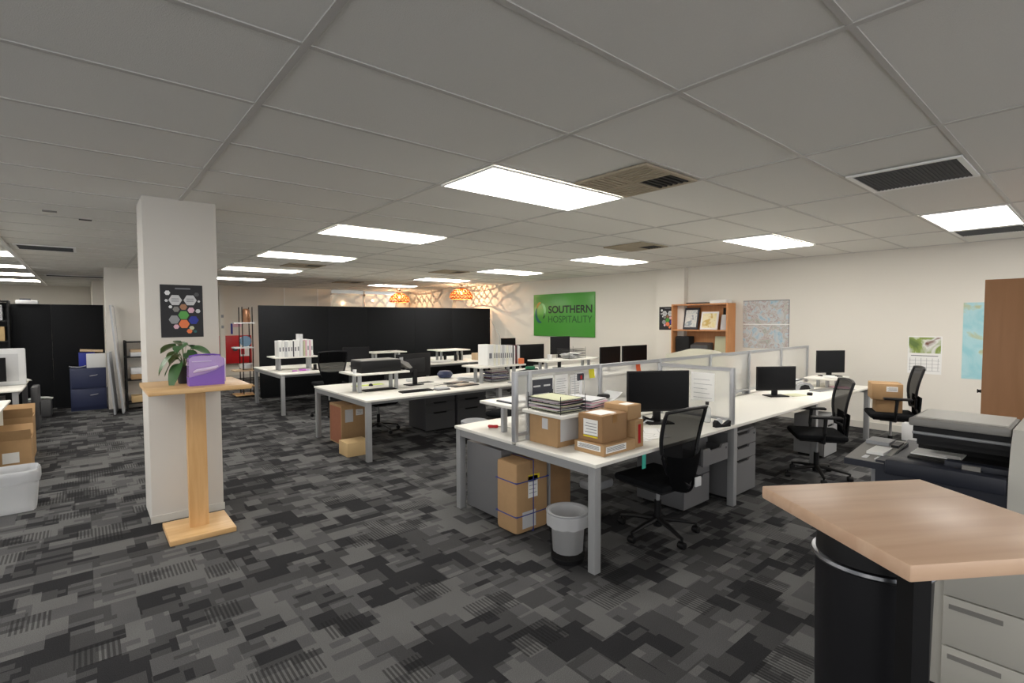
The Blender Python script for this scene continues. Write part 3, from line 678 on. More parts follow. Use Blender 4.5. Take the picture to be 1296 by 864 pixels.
# ------------------------------------------------------------------ right wall: bookcase, maps, calendar, cabinet
bc = thing('bookcase', 'beech bookcase against the right wall holding catalogues and boxes', 'bookcase', (8.745, 4.42, 0))
for y in (0, 1.10): B('beech', 0, .30, y, y+.025, 0, 1.95).build('side_panel', bc)
for z in (.08, .52, .98, 1.44, 1.925): B('beech', .0, .288, .026, 1.099, z, z+.024).build('shelf', bc)
B('beech', .289, .30, .026, 1.099, .05, 1.92).build('back_panel', bc)
def leaner(label, y, z, w, h, m, lean=12, dx=.13, m2=None):
    b = MB().m(m).box(0, .02, 0, w, 0, h, T=Matrix.Rotation(R(lean), 4, 'Y'))
    if m2: b.m(m2).box(-.001, 0, w*.1, w*.9, h*.1, h*.9, T=Matrix.Rotation(R(lean), 4, 'Y'))
    return tag(b.build('catalogue', loc=(8.745+dx, y, z+.0)), label, 'book')
leaner('grey framed catalogue standing on the upper shelf of the beech bookcase, left one', 5.07, 1.468, .30, .42, 'inkd', 12, .12, 'cover')
leaner('pale yellow catalogue standing on the upper shelf of the beech bookcase', 4.68, 1.468, .34, .34, 'paper', 12, .13, 'cover2')
leaner('small grey catalogue at the right end of the upper shelf of the beech bookcase', 4.47, 1.468, .15, .28, 'paper2', 12, .13)
leaner('dark book standing behind the small grey catalogue', 4.46, 1.468, .16, .40, 'slot', 3, .22)
leaner('green speckled board on the lower visible shelf of the bookcase', 4.47, 1.008, .28, .34, 'olive', 6, .17)
tag(MB().m('pdk').prism([(0, 0), (.2, 0), (.2, .22), (0, .17)], 'y', 0, .34).m('ink').box(-.001, 0, .12, .22, .09, .11).build('file_box', loc=(8.76, 4.80, 1.004)), 'grey file box on the lower visible bookcase shelf', 'box')
tag(B('slot', 0, .2, 0, .28, 0, .33, bev=.01).build('storage_box', loc=(8.8, 5.2, 1.004)), 'black box left of the grey file box in the bookcase', 'box')
tag(B('paper', 0, .24, 0, .3, 0, .06, bev=.004).build('paper_stack', loc=(8.77, 4.47, 1.949)), 'white paper stack lying on top of the beech bookcase', 'papers')
tag(B('inkd', 0, .22, 0, .4, 0, .025).build('flat_folder', loc=(8.78, 4.85, 1.949)), 'thin dark folder lying on top of the beech bookcase', 'folder')
def wallsheet(name, label, cat, y0, y1, z0, z1, key, extra=None):
    b = MB().m(key).box(-.004, 0, y0-y1, 0, 0, z1-z0)
    if extra: extra(b, y0-y1, z1-z0)
    return tag(b.build(name, loc=(XR-.0005, y1, z0), smooth=False), label, cat)
def mp(b, wy, h):
    b.m('paper').box(-.0045, -.004, wy, 0, h*.49, h*.51); b.m('ink').box(-.0045, -.004, wy, 0, h-.012, h).box(-.0045, -.004, wy, wy+.012, 0, h)
wallsheet('road_map', 'large pale printed map on the wall right of the beech bookcase', 'map', 3.50, 4.28, 1.15, 1.985, 'map', mp)
wallsheet('sea_chart', 'blue printed map on the wall partly hidden by the brown cabinet', 'map', .75, 1.30, .85, 1.87, 'seamap')
def cal(b, wy, h):
    b.m('photo').box(-.0055, -.004, wy*.97, wy*.03, h*.55, h*.97)
    b.m('ink')
    for k in range(4): b.box(-.0048, -.004, wy*.95, wy*.05, h*(.08+.09*k), h*(.08+.09*k)+.003)
    for k in range(6): b.box(-.0048, -.004, wy*(.08+.165*k), wy*(.08+.165*k)+.003, h*.08, h*.42)
    b.box(-.0048, -.004, wy*.9, wy*.1, h*.47, h*.49)
wallsheet('wall_calendar', 'white wall calendar with a landscape photo above the chair by the wall', 'calendar', 1.51, 1.89, .88, 1.41, 'paper', cal)
cb = thing('tall_cabinet', 'tall brown wood cabinet cut off by the right edge', 'cabinet', (5.2, -.35, 0))
B('brn', 0, .5, .0, .98, .04, 1.95, bev=.003).build('body', cb)
B('slot', .03, .47, .03, .95, 0, .04).build('plinth', cb)
MB().m('slot').lathe([(.014, 0), (.01, .02), (.016, .03)], seg=12, T=T3(.06, .98, 1.10) @ Matrix.Rotation(-PI/2, 4, 'X')).build('handle', cb)

# ------------------------------------------------------------------ multifunction printer
pr = thing('office_printer', 'large dark and cream office printer behind the bar table', 'printer', (2.82, 0, 0))
B('cream', .02, .62, -.40, .50, .04, .70, bev=.012).build('lower_body', pr)
B('slot', .06, .6, -.36, .46, 0, .04).build('plinth', pr)
for z0, z1 in ((.06, .24), (.245, .46), (.465, .69)):
    d = B('cream', 0, .019, -.34, .44, z0, z1, bev=.004).build('paper_drawer', pr)
    B('pgry', -.004, .001, .25, .42, z1-.05, z1-.03, bev=.0).build('handle', d)
B('ped', -.001, .018, -.395, -.345, .08, .6, bev=.003).build('side_grille', pr)
MB().m('nplas').prism([(-.40, .71), (.24, .71), (.24, .71), (.66, .74), (.70, .86), (.70, 1.0), (-.40, 1.0)], 'x', .004, .6).build('upper_body', pr)
B('nplas', -.012, .10, .256, .66, .945, 1.012, bev=.006).build('front_lip', pr)
B('slot', .30, .42, .256, .60, 1.003, 1.16, bev=.006).build('left_tower', pr)
B('slot', .101, .299, .256, .60, 1.001, 1.02).build('output_recess', pr)
MB().m('paper').box(.16, .36, .42, .60, 1.021, 1.026).build('printed_sheet', pr, label='white printed sheet in the output tray')
MB().m('nplas').box(.06, .12, .25, .46, 1.0, 1.035, bev=.003).build('tray_block', pr)
B('pgry', .045, .06, .34, .40, .99, 1.03).build('badge', pr, label='grey square badge')
B('pgry', .10, .44, .256, .60, 1.165, 1.20, bev=.008).build('scanner_lid', pr)
B('cream', .14, .43, .27, .58, 1.2005, 1.206, bev=.0).build('document_glass_cover', pr)
MB().m('gplas').tube([(.13, .26, 1.13), (.13, .59, 1.13)], .007, 8).build('hinge_bar', pr)
MB().m('blk').box(.14, .18, .26, .59, 1.10, 1.16).box(.22, .30, .26, .59, 1.06, 1.10).build('paper_guide', pr)
MB().m('cream').prism([(-.01, .80), (.62, .80), (.62, 1.20), (.10, 1.20), (.04, 1.13), (.0, 1.02)], 'y', -.40, .252).build('right_cover', pr)
op = MB().m('nplas').prism([(0, .0), (.0, .03), (.42, .065), (.42, -.06)], 'y', 0, .165).m('pgry').prism([(.0, .0305), (.0, .034), (.415, .069), (.415, .0655)], 'y', .005, .16)
op.m('paper').box(.10, .26, .03, .10, .045, .058).m('gplas').box(.28, .40, .05, .15, .058, .075).m('blk').box(.27, .38, .01, .04, .056, .07)
for k in range(10): op.m('white').box(.03+.012*(k % 5), .037+.012*(k % 5), .03+.05*(k//5), .05+.05*(k//5), .038, .042)
op.build('operator_panel', pr, loc=(.0, .662, .955))
B('gplas', .06, .10, .702, .73, .0, .94).build('support_leg', pr)
# dotted screws on the cream side door
MB().m('pdk').box(-.0015, -.0005, -.15, -.14, .74, .755).box(-.0015, -.0005, -.15, -.14, .63, .645).build('screw', pr)

# ------------------------------------------------------------------ pendants
def pendant(label, x, y, ztop, rr=.33, hh=.30):
    t = thing('rattan_pendant', label, 'pendant lamp', (x, y, CZ))
    z1 = -.10
    MB().m('blk').tube([(0, 0, 0), (0, 0, z1+.0)], .004, 6).lathe([(.05, -.015), (.05, 0)], seg=16).build('cord', t)
    MB().m('copper').lathe([(.02, z1-.06), (.03, z1), (.015, z1+.01)], seg=16).build('lamp_holder', t)
    s = MB().m('rat')
    n = 18
    def prof(q):   # dome that swells then turns in at the lip
        zz = z1-hh*q; return (.10+(rr-.10)*math.sin(min(1, q*1.18)*PI/2)**.8-(.05 if q > .92 else 0)*(q-.92)/.08, zz)
    for k in range(n):
        for sg_ in (-1, 1):
            pts = []
            for i in range(9):
                q = i/8; a = 2*PI*k/n+sg_*(.5*2*PI/n)*math.sin(q*PI*3); rd, zz = prof(q); pts.append((rd*math.cos(a), rd*math.sin(a), zz))
            s.tube(pts, .011, 4)
    s.build('shade', t)
    rg = MB().m('rat')
    for q in (0, .45, 1):
        rd, zz = prof(q); rg.tube([(rd*math.cos(2*PI*i/32), rd*math.sin(2*PI*i/32), zz) for i in range(33)], .008, 6)
    rg.build('hoop', t)
    MB().m('bulb').lathe([(.012, z1-.06), (.03, z1-.10), (.035, z1-.13), (.02, z1-.16), (.004, z1-.165)], seg=16).build('bulb', t)
    ld = bpy.data.lights.new('lamp_glow', 'POINT'); ld.energy = 34; ld.color = (1, .66, .38); ld.shadow_soft_size = .004
    lo = bpy.data.objects.new('lamp_glow', ld); C.objects.link(lo); lo.parent = t; lo.location = (0, 0, z1-.19)
pendant('right hand glowing rattan pendant over the end of the black partition', 8.32, 12.1, 0)
pendant('left hand glowing rattan pendant beside the glazed back wall', 8.10, 15.4, 0)

# ------------------------------------------------------------------ left area
cab = thing('filing_cabinet', 'navy two drawer filing cabinet in front of the left black partition', 'filing cabinet', (-.21, 12.30, 0))
B('navy', 0, .52, .02, .5, 0, .79, bev=.004).build('body', cab)
for z0 in (.06, .42):
    d = B('navy', .015, .505, 0, .019, z0, z0+.345, bev=.004).build('drawer', cab)
    MB().m('alu').tube([(.28, -.003, z0+.22), (.31, -.018, z0+.225), (.37, -.018, z0+.235), (.39, -.003, z0+.24)], .006, 6).build('handle', d)
tag(B('blu', 0, .24, 0, .25, 0, .28, bev=.01).build('storage_box', loc=(-.08, 12.52, .79)), 'royal blue box on the navy filing cabinet', 'box')
tag(B('white', 0, .28, 0, .18, 0, .26, bev=.006).build('storage_box', loc=(.03, 12.32, .79)), 'white box in front of the royal blue box', 'box')
t = MB().m('beige').box(0, .34, 0, .22, 0, .035, T=Matrix.Rotation(R(4), 4, 'Y')).build('padded_envelope', loc=(-.06, 12.52, 1.095)); tag(t, 'beige envelope lying on the blue box', 'envelope')
tag(MB().m('paper').grid(lambda u, v: (u*.24, v*.2, .02+.02*(u-.5)**2*4), 6, 2, thick=-.018).build('paper_stack', loc=(-.22, 12.31, .79)), 'loose white papers at the left on the navy cabinet', 'papers')
# whiteboards leaning on the rear column
def lean(label, x, y, w, h, ang, m='white'):
    b = MB().m(m).box(0, w, -.02, 0, .02, h-.02).m('alu').box(-.0, w, -.025, .003, 0, .02).box(0, w, -.025, .003, h-.02, h).box(-.012, 0, -.025, .003, 0, h).box(w, w+.012, -.025, .003, 0, h)
    o = b.build('whiteboard', loc=(x, y, 0)); o.rotation_euler = (R(-4), 0, R(ang)); return tag(o, label, 'whiteboard')
lean('tall pale board leaning beside the rear column', .50, 11.46, .60, 1.95, 84, 'white')
lean('lower grey edged board leaning in front of the tall pale board', .38, 11.42, .62, 1.1, 84, 'paper2')
# wire trolley behind the front column
tr = thing('shelf_trolley', 'black shelf trolley stacked with white trays behind the front column', 'trolley', (.59, 11.74, 0))
for x in (0, .55):
    for y in (0, .36): MB().m('blk').tube([(x, y, 0), (x, y, 1.30)], .016, 8).build('post', tr)
for z in (.12, .55, .98, 1.26): B('blk', -.01, .56, -.01, .37, z, z+.02).build('shelf', tr)
for k, (z, m, hh, l) in enumerate(((.14, 'card3', .12, 'flat light carton on the lowest trolley shelf'), (.57, 'card', .1, 'brown flat box on the second trolley shelf'), (1.0, 'white', .08, 'white tray on the third trolley shelf'), (1.1, 'beige', .05, 'beige tray upon the white tray on the trolley'), (.69, 'white', .12, 'white packet above the brown box on the trolley'))):
    zz = {4: .67}.get(k, z); zz = 1.08 if k == 3 else zz
    tag(B(m, 0, .42, 0, .28, 0, hh, bev=.006).build('flat_tray', loc=(.66, 11.78, zz)), l, 'tray')
# desks at the left edge
bench_l = thing('side_desk', 'white desk with grey frame and frosted screen at the left edge', 'desk', (-2.4, 9.55, 0))
B('wht', 0, 1.74, 0, .78, .705, .73, bev=.01).build('worktop', bench_l)
B('wht', 0, 1.72, .82, 1.55, .705, .73, bev=.01).build('worktop', bench_l)
for x in (.02, 1.64):
    for y in (.03, 1.45): B('gmet', x, x+.06, y, y+.06, 0, .704).build('leg', bench_l)
    B('gmet', x+.006, x+.054, .09, 1.45, .65, .704).build('cross_rail', bench_l)
ls = thing('desk_screen', 'white framed frosted screen on the left edge desk', 'desk screen', (-2.36, 10.345, .73))
B('white', 0, 1.70, 0, .03, .0, .54, bev=.02).build('frame', ls); B('paper2', .05, 1.62, -.004, 0, .06, .46).build('pane', ls)
monitor('dark monitor cut off by the left edge in front of the white screen', (-1.10, 10.1, .73), R(8), .5, .34, .08)
pedestal('grey drawer pedestal under the desk at the left edge', (-1.3, 9.75), w=.42, h=.6, mat_='ped')
sd = thing('side_desk', 'white desk with thin white leg nearest the left edge behind the bin', 'desk', (-2.3, 7.15, 0))
B('wht', 0, 1.62, 0, 1.3, .705, .73, bev=.01).build('worktop', sd)
B('wht', 1.5, 1.55, .05, 1.25, .0, .704).build('leg', sd); B('wht', .05, .10, .05, 1.25, 0, .704).build('leg', sd)
tag(MB().m('pdk').box(0, .09, 0, .45, 0, .66, bev=.02).m('slot').box(.091, .093, .1, .35, .2, .4).build('computer_tower', loc=(-.64, 10.6, .0)), 'dark grey case standing beside the left edge desk', 'computer')
tag(B('pdk', 0, .34, 0, .34, 0, .3, bev=.02).build('waste_bin', loc=(-.80, 11.9, 0)), 'low dark grey bin with papers by the left edge desk', 'bin')
tag(MB().m('paper').grid(lambda u, v: (u*.36, v*.26, .03*math.sin(u*3)), 6, 2, thick=-.006).build('paper_sheet', loc=(-.80, 11.95, .306)), 'loose white sheets on the low dark bin', 'papers')
tag(MB().m('paper').grid(lambda u, v: (u*.2+.02*v, v*.16, .11-.10*u+.02*math.sin(v*5)), 6, 4, thick=-.004).build('paper_sheet', loc=(-.85, 10.8, .731)), 'crumpled white paper behind the left frosted screen', 'papers')
# dark bookcase far left
bk = thing('dark_bookcase', 'dark bookcase with boxes at the left edge before the black partition', 'bookcase', (-2.2, 12.5, 0))
for x in (0, 1.19): B('blk', x, x+.025, 0, .34, 0, 2.03).build('side_panel', bk)
for z in (.1, .55, .95, 1.30, 1.66, 2.005): B('blk', .026, 1.189, .0, .325, z, z+.022).build('shelf', bk)
B('blk', .026, 1.189, .326, .34, .1, 2.0).build('back_panel', bk)
tag(B('card3', 0, .4, 0, .25, 0, .25, bev=.005).build('cardboard_box', loc=(-1.45, 12.53, 1.322)), 'tan box on the dark bookcase at the left edge, second shelf down', 'box')
tag(B('paper2', 0, .4, 0, .25, 0, .27, bev=.005).build('file_box', loc=(-1.47, 12.53, 1.682)), 'white files on the top shelf of the dark bookcase', 'files')
tag(B('card2', 0, .5, 0, .25, 0, .12, bev=.005).build('cardboard_box', loc=(-1.55, 12.53, .972)), 'brown box on a lower shelf of the dark bookcase', 'box')
tag(MB().m('white').box(0, .3, 0, .2, 0, .07, bev=.01).m('inkd').box(.05, .2, .05, .1, .071, .1).build('paper_stack', loc=(-.92, 12.82, 1.98)), 'white bundle lying on top of the left black partition', 'papers')
tag(MB().m('slot').tube([(0, 0, .03), (.1, .02, .05), (.3, 0, .03), (.45, .03, .06)], .025, 6).box(0, .5, -.05, .05, 0, .02).build('cable_bundle', loc=(-1.6, 12.65, 2.028)), 'tangled dark clutter on top of the dark bookcase', 'clutter')

# ------------------------------------------------------------------ back wall objects
fr = thing('fire_hose_cabinet', 'red fire hose cabinet on the back wall behind the front column', 'fire cabinet', (2.9, YB-.16, .44))
B('red', .0, .85, 0, .16, 0, .80, bev=.01).build('body', fr)
B('paper', .55, .8, -.003, -.0005, .2, .75).m('red').box(.57, .66, -.004, -.003, .25, .45).box(.66, .78, -.004, -.003, .5, .7).build('sign_sticker', fr)
MB().m('inkd').lathe([(.07, 0), (.07, .02)], seg=20, T=T3(.42, -.0, .42) @ Matrix.Rotation(PI/2, 4, 'X')).build('lock', fr)
tag(MB().m('blu').box(0, .05, -.01, 0, 0, .3).m('pink').box(.06, .28, -.01, 0, .2, .3).build('wall_notice', loc=(3.25, YB-.001, 1.28)), 'small blue and pink notice above the red cabinet', 'notice')
for z, l in ((1.75, 'upper small switch beside the front column'), (1.45, 'lower small switch beside the front column')):
    tag(B('gplas', 0, .06, -.012, 0, 0, .08).build('wall_switch', loc=(2.96, YB-.301, z)), l, 'switch')
ld = thing('ladder_shelf', 'narrow open shelf with black posts left of the long black partition', 'shelf', (2.42, 12.15, 0))
for x in (.22, .42): MB().m('blk').tube([(x, .03, 0), (x, .03, 1.96)], .011, 6).build('post', ld)
for x in (.22, .42): MB().m('blk').tube([(x, .33, 0), (x, .33, 1.96)], .011, 6).build('post', ld)
for z, m, x0 in ((1.60, 'white', .06), (1.06, 'white', .06), (.56, 'beige', .04), (.22, 'tw', -.02), (.03, 'tw', .06)):
    B(m, x0, .46, .0, .36, z, z+.025).build('shelf', ld)
tag(MB().m('copper').lathe([(.08, 0), (.09, .02), (.08, .26), (.05, .30)], seg=16).build('lantern', loc=(2.75, 12.33, 1.625)), 'copper lantern on the top of the narrow open shelf', 'lantern')
tag(MB().m('plate').lathe([(.01, 0), (.10, .02), (.12, .03)], seg=24, T=Matrix.Rotation(R(80), 4, 'X')).build('plate', loc=(2.74, 12.40, 1.205)), 'blue grey plate propped on the narrow open shelf', 'plate')
tag(MB().m('white').lathe([(.05, 0), (.12, .04), (.14, .13)], seg=20, cap=False).build('bowl', loc=(2.72, 12.3, .585)), 'white bowl on the narrow open shelf', 'bowl')

# ------------------------------------------------------------------ folders on the rear and second desks
def folder_row(items, x, y, z, group, lab_of):
    for (w, h, d, m, tilt) in items:
        b = MB().m(m).box(0, w-.002, 0, d, 0, h, bev=.002)
        if w > .03: b.m('ink').box(w*.25, w*.7, -.0012, 0, h*.35, h*.6)
        o = b.build('ring_binder', loc=(x, y, z)); tag(o, lab_of(m), 'binder', group); x += w+.001
    return x
WB = lambda m: {'paper': 'white ring binder in the row on the rear desk shelf', 'paper2': 'pale grey ring binder in the row on the rear desk shelf', 'inkd': 'dark folder in the row on the rear desk shelf'}[m]
folder_row([(.055, .30, .25, 'paper', 0), (.05, .305, .25, 'paper', 0), (.05, .295, .25, 'paper2', 0), (.05, .30, .25, 'paper', 0), (.045, .30, .25, 'paper', 0), (.02, .29, .25, 'inkd', 0), (.05, .30, .25, 'paper', 0), (.05, .31, .25, 'paper', 0)], 2.74, 9.90, .985, 'binders on the rear desk shelf', WB)
tag(B('white', 0, .05, 0, .24, 0, .42).build('magazine_file', loc=(3.125, 9.9, .985)), 'tall white magazine file beside the binder row on the rear desk', 'file')
GB = lambda m: {'paper': 'white folder leaning in the small group right of the magazine file', 'pink': 'pink folder in the small group right of the magazine file', 'olive': 'olive folder in the small group right of the magazine file'}[m]
folder_row([(.03, .29, .24, 'olive', 0), (.03, .30, .24, 'pink', 0), (.04, .32, .24, 'paper', 0), (.03, .30, .24, 'pink', 0), (.04, .31, .24, 'paper', 0)], 3.20, 9.93, .985, 'small folder group on the rear desk shelf', GB)
SB = lambda m: {'paper': 'white folder in the thick row on the second desk shelf', 'creamp': 'cream folder in the thick row on the second desk shelf', 'paper2': 'grey folder in the thick row on the second desk shelf', 'maroon': 'maroon folder in the thick row on the second desk shelf', 'inkd': 'dark folder in the thick row on the second desk shelf'}[m]
folder_row([(.11, .31, .24, 'paper', 0)]+[(.04, .31-.003*k, .24, ['creamp', 'paper', 'creamp', 'paper', 'paper2', 'paper', 'creamp', 'paper', 'paper'][k], 0) for k in range(9)]+[(.022, .29, .22, 'inkd', 0), (.03, .28, .22, 'paper', 0), (.022, .29, .22, 'maroon', 0), (.018, .28, .22, 'inkd', 0), (.03, .28, .22, 'paper', 0), (.02, .27, .22, 'paper2', 0)], 4.52, 5.90, .985, 'folders on the second desk shelf', SB)

# ------------------------------------------------------------------ desk-top items
def tray(label, loc, rz=0, w=.25, d=.33, tiers=2, th=.055):
    t = thing('wire_tray', label, 'letter tray', loc, rz)
    wr = MB().m('blk')
    for k in range(tiers):
        z = .012+k*th
        for a, b in (((0, 0), (w, 0)), ((w, 0), (w, d)), ((w, d), (0, d)), ((0, d), (0, 0))): wr.tube([(*a, z), (*b, z)], .003, 4); wr.tube([(*a, z+.03), (*b, z+.03)], .003, 4)
        for i in range(6): wr.tube([(0, d*i/5, z), (w, d*i/5, z)], .0018, 4)
    for x in (0, w):
        for y in (0, d): wr.tube([(x, y, 0), (x, y, tiers*th+.02)], .0035, 4)
    wr.build('wire_frame', t, smooth=False)
    return t
def papers(label, loc, rz, w, d, n, seed, cols=('paper',), name='paper_stack', step=.004, jit=.012):
    q = random.Random(seed); b = MB()
    for k in range(n):
        b.m(cols[k % len(cols)]).box(-w/2, w/2, -d/2, d/2, k*step, k*step+step*.9, T=T3(q.uniform(-jit, jit), q.uniform(-jit, jit), 0) @ Rz(q.uniform(-.08, .08)))
    return tag(b.build(name, loc=loc, rz=rz, smooth=False), label, 'papers')
tray('wire letter tray with papers on the shelf above the carton', (2.56, 2.50, .985), 0, .26, .34, 2)
papers('stack of papers and folders sitting in the wire tray on the near shelf', (2.69, 2.67, 1.0), R(0), .23, .31, 17, 3, ('olive', 'inkd', 'paper', 'pink', 'inkd', 'paper2', 'maroon', 'paper'), step=.005, jit=.018)
papers('mauve and grey document pile right of the wire tray on the near shelf', (2.96, 2.65, .985), R(8), .21, .30, 14, 5, ('pink', 'paper', 'inkd', 'paper2', 'pink'), step=.005)
tag(MB().m('alu').tube([(0, 0, 0), (0, 0, .16), (.01, 0, .175), (.10, 0, .175), (.11, 0, .16), (.11, 0, 0)], .003, 6).tube([(-.0, .05, 0), (0, .05, .14), (.11, .05, .14), (.11, .05, 0)], .003, 6).build('wire_rack', loc=(2.99, 2.76, 1.056)), 'thin chrome wire rack standing in the document pile', 'rack')
tag(MB().m('white').lathe([(.012, 0), (.012, .18)], seg=12).m('inkd').box(-.035, .035, -.008, .008, .18, .235).m('red').box(-.01, .01, -.0095, -.008, .19, .22).build('desk_sign', loc=(3.10, 2.80, .985)), 'small black card on a white stem by the document pile', 'sign')
t = thing('tilted_organiser', 'white curved tray with a black pouch right of the near shelf', 'tray', (3.32, 2.72, DT))
MB().m('white').grid(lambda u, v: (-.10+u*.24, -.07+v*.17, .26+.02*(u-.3)**2*6), 8, 4, thick=-.012).build('tray_plate', t)
MB().m('alu').box(-.02, .02, .0, .04, 0, .245).build('stem', t)
MB().m('blk').box(-.07, .03, -.03, .04, .272, .31, bev=.015).build('pouch', t)
# bubble mailer hanging
# notices on the frosted screen
def notice(label, x, z, w, h, lines=8, dark=False, y=2.9155):
    b = MB().m('paper').box(0, w, -.001, 0, 0, h)
    if dark:
        b.m('inkd').box(.008, w-.008, -.0016, -.001, .01, h-.02); b.m('paper2').box(.02, w*.4, -.0022, -.0016, h*.62, h*.68).box(w*.55, w*.85, -.0022, -.0016, h*.62, h*.68).box(.02, w*.8, -.0022, -.0016, h*.3, h*.36)
    else:
        b.m('ink')
        for k in range(lines): b.box(w*.1, w*(.9-.1*(k % 3)), -.0014, -.001, h*(.1+.8*k/lines), h*(.1+.8*k/lines)+.003)
    return tag(b.build('notice_sheet', loc=(x, y, z), smooth=False), label, 'notice')
notice('mostly dark printed sheet on the frosted screen behind the wire tray', 2.66, 1.0, .24, .21, dark=True)
notice('white typed sheet on the frosted screen right of the dark sheet', 2.92, 1.02, .15, .19)
notice('pale typed sheet on the frosted screen left of the yellow sticky note', 3.10, 1.0, .15, .2)
t = notice('white floor plan sheet on the cross screen above the water bottle', 0, 0, .23, .26, 5); t.location = (4.352, 2.54, .91); t.rotation_euler = (0, 0, R(-90))
for (x, z, k, l) in ((3.33, 1.155, 'yel2', 'yellow sticky note at the top of the frosted screen'), (4.0, 1.17, 'org', 'orange sticky note on the frosted screen above the large monitor')):
    tag(MB().m(k).grid(lambda u, v: (u*.07, -.001-.012*(1-v)**2, v*.075), 3, 4, thick=.0005).build('sticky_note', loc=(x, 2.914, z)), l, 'sticky note')
# large sheets of crumpled cream paper standing on the far side
tag(MB().m('creamp').grid(lambda u, v: (u*1.15, .03*math.sin(u*9+v*3)+.10*v, v*(.56+.05*math.sin(u*3.1))-.03*u*v), 16, 8, thick=-.003).build('paper_sheet', loc=(4.75, 2.97, DT)), 'large crumpled cream sheet standing behind the frosted screen', 'paper')
# bottle, stapler
t = thing('water_bottle', 'clear plastic bottle with black cap by the cross screen', 'bottle', (4.28, 2.34, DT))
MB().m('btl').lathe([(.028, 0), (.034, .01), (.034, .11), (.03, .13), (.014, .15), (.014, .16)], seg=24).build('bottle_body', t)
MB().m('blk').lathe([(.016, .161), (.016, .185)], seg=18).build('cap', t)
t = thing('tape_dispenser', 'black and white tape dispenser at the foot of the cross screen', 'tape dispenser', (4.20, 2.16, DT), R(-20))
MB().m('blk').prism([(-.08, 0), (.08, 0), (.085, .05), (.06, .04), (.03, .02), (-.02, .025), (-.06, .06), (-.08, .04)], 'y', -.02, .02).build('holder', t)
MB().m('white').lathe([(.03, -.01), (.03, .01)], seg=20, T=T3(-.03, 0, .045) @ Matrix.Rotation(PI/2, 4, 'X')).build('tape_roll', t)
# papers spread in front of the big monitor
q = random.Random(11)
for k in range(6):
    tag(MB().m('paper').box(-.105, .105, -.148, .148, 0, .0012).m('ink').box(-.08, .07, -.1, -.098, .0012, .0016).box(-.08, .05, .02, .022, .0012, .0016).box(-.08, .08, .09, .092, .0012, .0016).build('paper_sheet', loc=(3.28+.055*k+q.uniform(-.02, .02), 2.42+q.uniform(-.04, .05), DT+.0015*k), rz=q.uniform(-.8, .8), smooth=False), 'white sheet in the loose spread of papers before the large monitor', 'paper', 'papers before the large monitor')
# cable tangle under the big monitor
tag(MB().m('blk').tube([(0, 0, .02), (.05, .04, .04), (.12, .0, .03), (.18, .05, .05), (.24, 0, .02), (.30, .03, .04), (.36, 0, .02)], .012, 6).tube([(.02, .05, .02), (.1, -.02, .05), (.2, .02, .02), (.3, -.02, .05)], .009, 6).m('alu').tube([(.05, -.03, .02), (.12, -.03, .04), (.2, -.04, .02)], .007, 6).build('cable_bundle', loc=(3.66, 2.66, DT)), 'tangled cables and clips under the large monitor', 'cables')
# screwdriver on the far half
t = thing('screwdriver', 'red handled screwdriver at the left end of the front desk', 'screwdriver', (2.68, 3.42, DT+.014), R(-50))
MB().m('red').lathe([(.008, -.05), (.014, -.04), (.012, .0), (.014, .03), (.007, .04)], seg=12, T=Matrix.Rotation(PI/2, 4, 'Y')).build('grip', t)
MB().m('chrome').tube([(.04, 0, 0), (.15, 0, -.009)], .0035, 8).build('shaft', t)
tag(MB().m('inkd').box(0, .26, 0, .2, 0, .012, bev=.002).m('white').box(.01, .25, .01, .19, .0121, .016).build('notebook', loc=(2.60, 3.08, .985)), 'white notebook on the shelf behind the end post', 'notebook')
# keyboards etc.
def keyboard(label, loc, rz, m='blk', km='blk2', w=.44, d=.14):
    t = thing('keyboard', label, 'keyboard', loc, rz)
    B(m, -w/2, w/2, -d/2, d/2, 0, .016, bev=.004).build('body', t)
    k = MB().m(km)
    for i in range(5):
        for j in range(15): k.box(-w/2+.012+j*(w-.024)/15, -w/2+.012+(j+.85)*(w-.024)/15, -d/2+.01+i*(d-.02)/5, -d/2+.01+(i+.82)*(d-.02)/5, .016, .021)
    k.build('keys', t, smooth=False); return t
keyboard('black keyboard at the near edge of the second desk', (3.30, 5.85, DT), R(-4))
keyboard('black keyboard under the white shelf on the second desk', (3.0, 6.30, DT), R(0))
keyboard('grey keyboard before the tilted monitor near the right wall', (7.35, 2.40, DT), R(-10), 'gplas', 'pgry')
keyboard('pale grey keyboard on the right part of the second desk', (5.0, 5.7, DT), R(3), 'gplas', 'white')
def pad(label, loc, rz, w, d, m, name='mouse_pad', h=.006):
    return tag(B(m, -w/2, w/2, -d/2, d/2, 0, h, bev=.002).build(name, loc=loc, rz=rz), label, 'pad')
pad('dark desk pad near the front edge of the second desk', (4.10, 5.93, DT), R(2), .42, .20, 'blk2', 'desk_pad', .012)
pad('dark tablet behind the dark desk pad', (4.2, 6.25, DT), R(-3), .36, .14, 'blk2', 'tablet', .012)
pad('small dark mouse pad behind the pale keyboard', (3.9, 6.62, DT), R(6), .2, .14, 'blk2')
pad('lime green ruler sheet behind the white shelf legs', (3.1, 6.88, DT), R(0), .46, .12, 'lime', 'desk_mat', .004)
tag(MB().m('blk').lathe([(.001, .036), (.02, .03), (.03, .012), (.03, 0)], seg=16).build('computer_mouse', loc=(3.1, 6.78, DT)), 'black mouse before the lime green sheet', 'mouse')
tag(MB().m('blk2').box(0, .20, 0, .13, 0, .01, bev=.002).m('paper2').box(.01, .19, .01, .12, .0101, .03, bev=.002).build('notebook', loc=(3.55, 5.72, DT)), 'grey notebook right of the black keyboard', 'notebook')
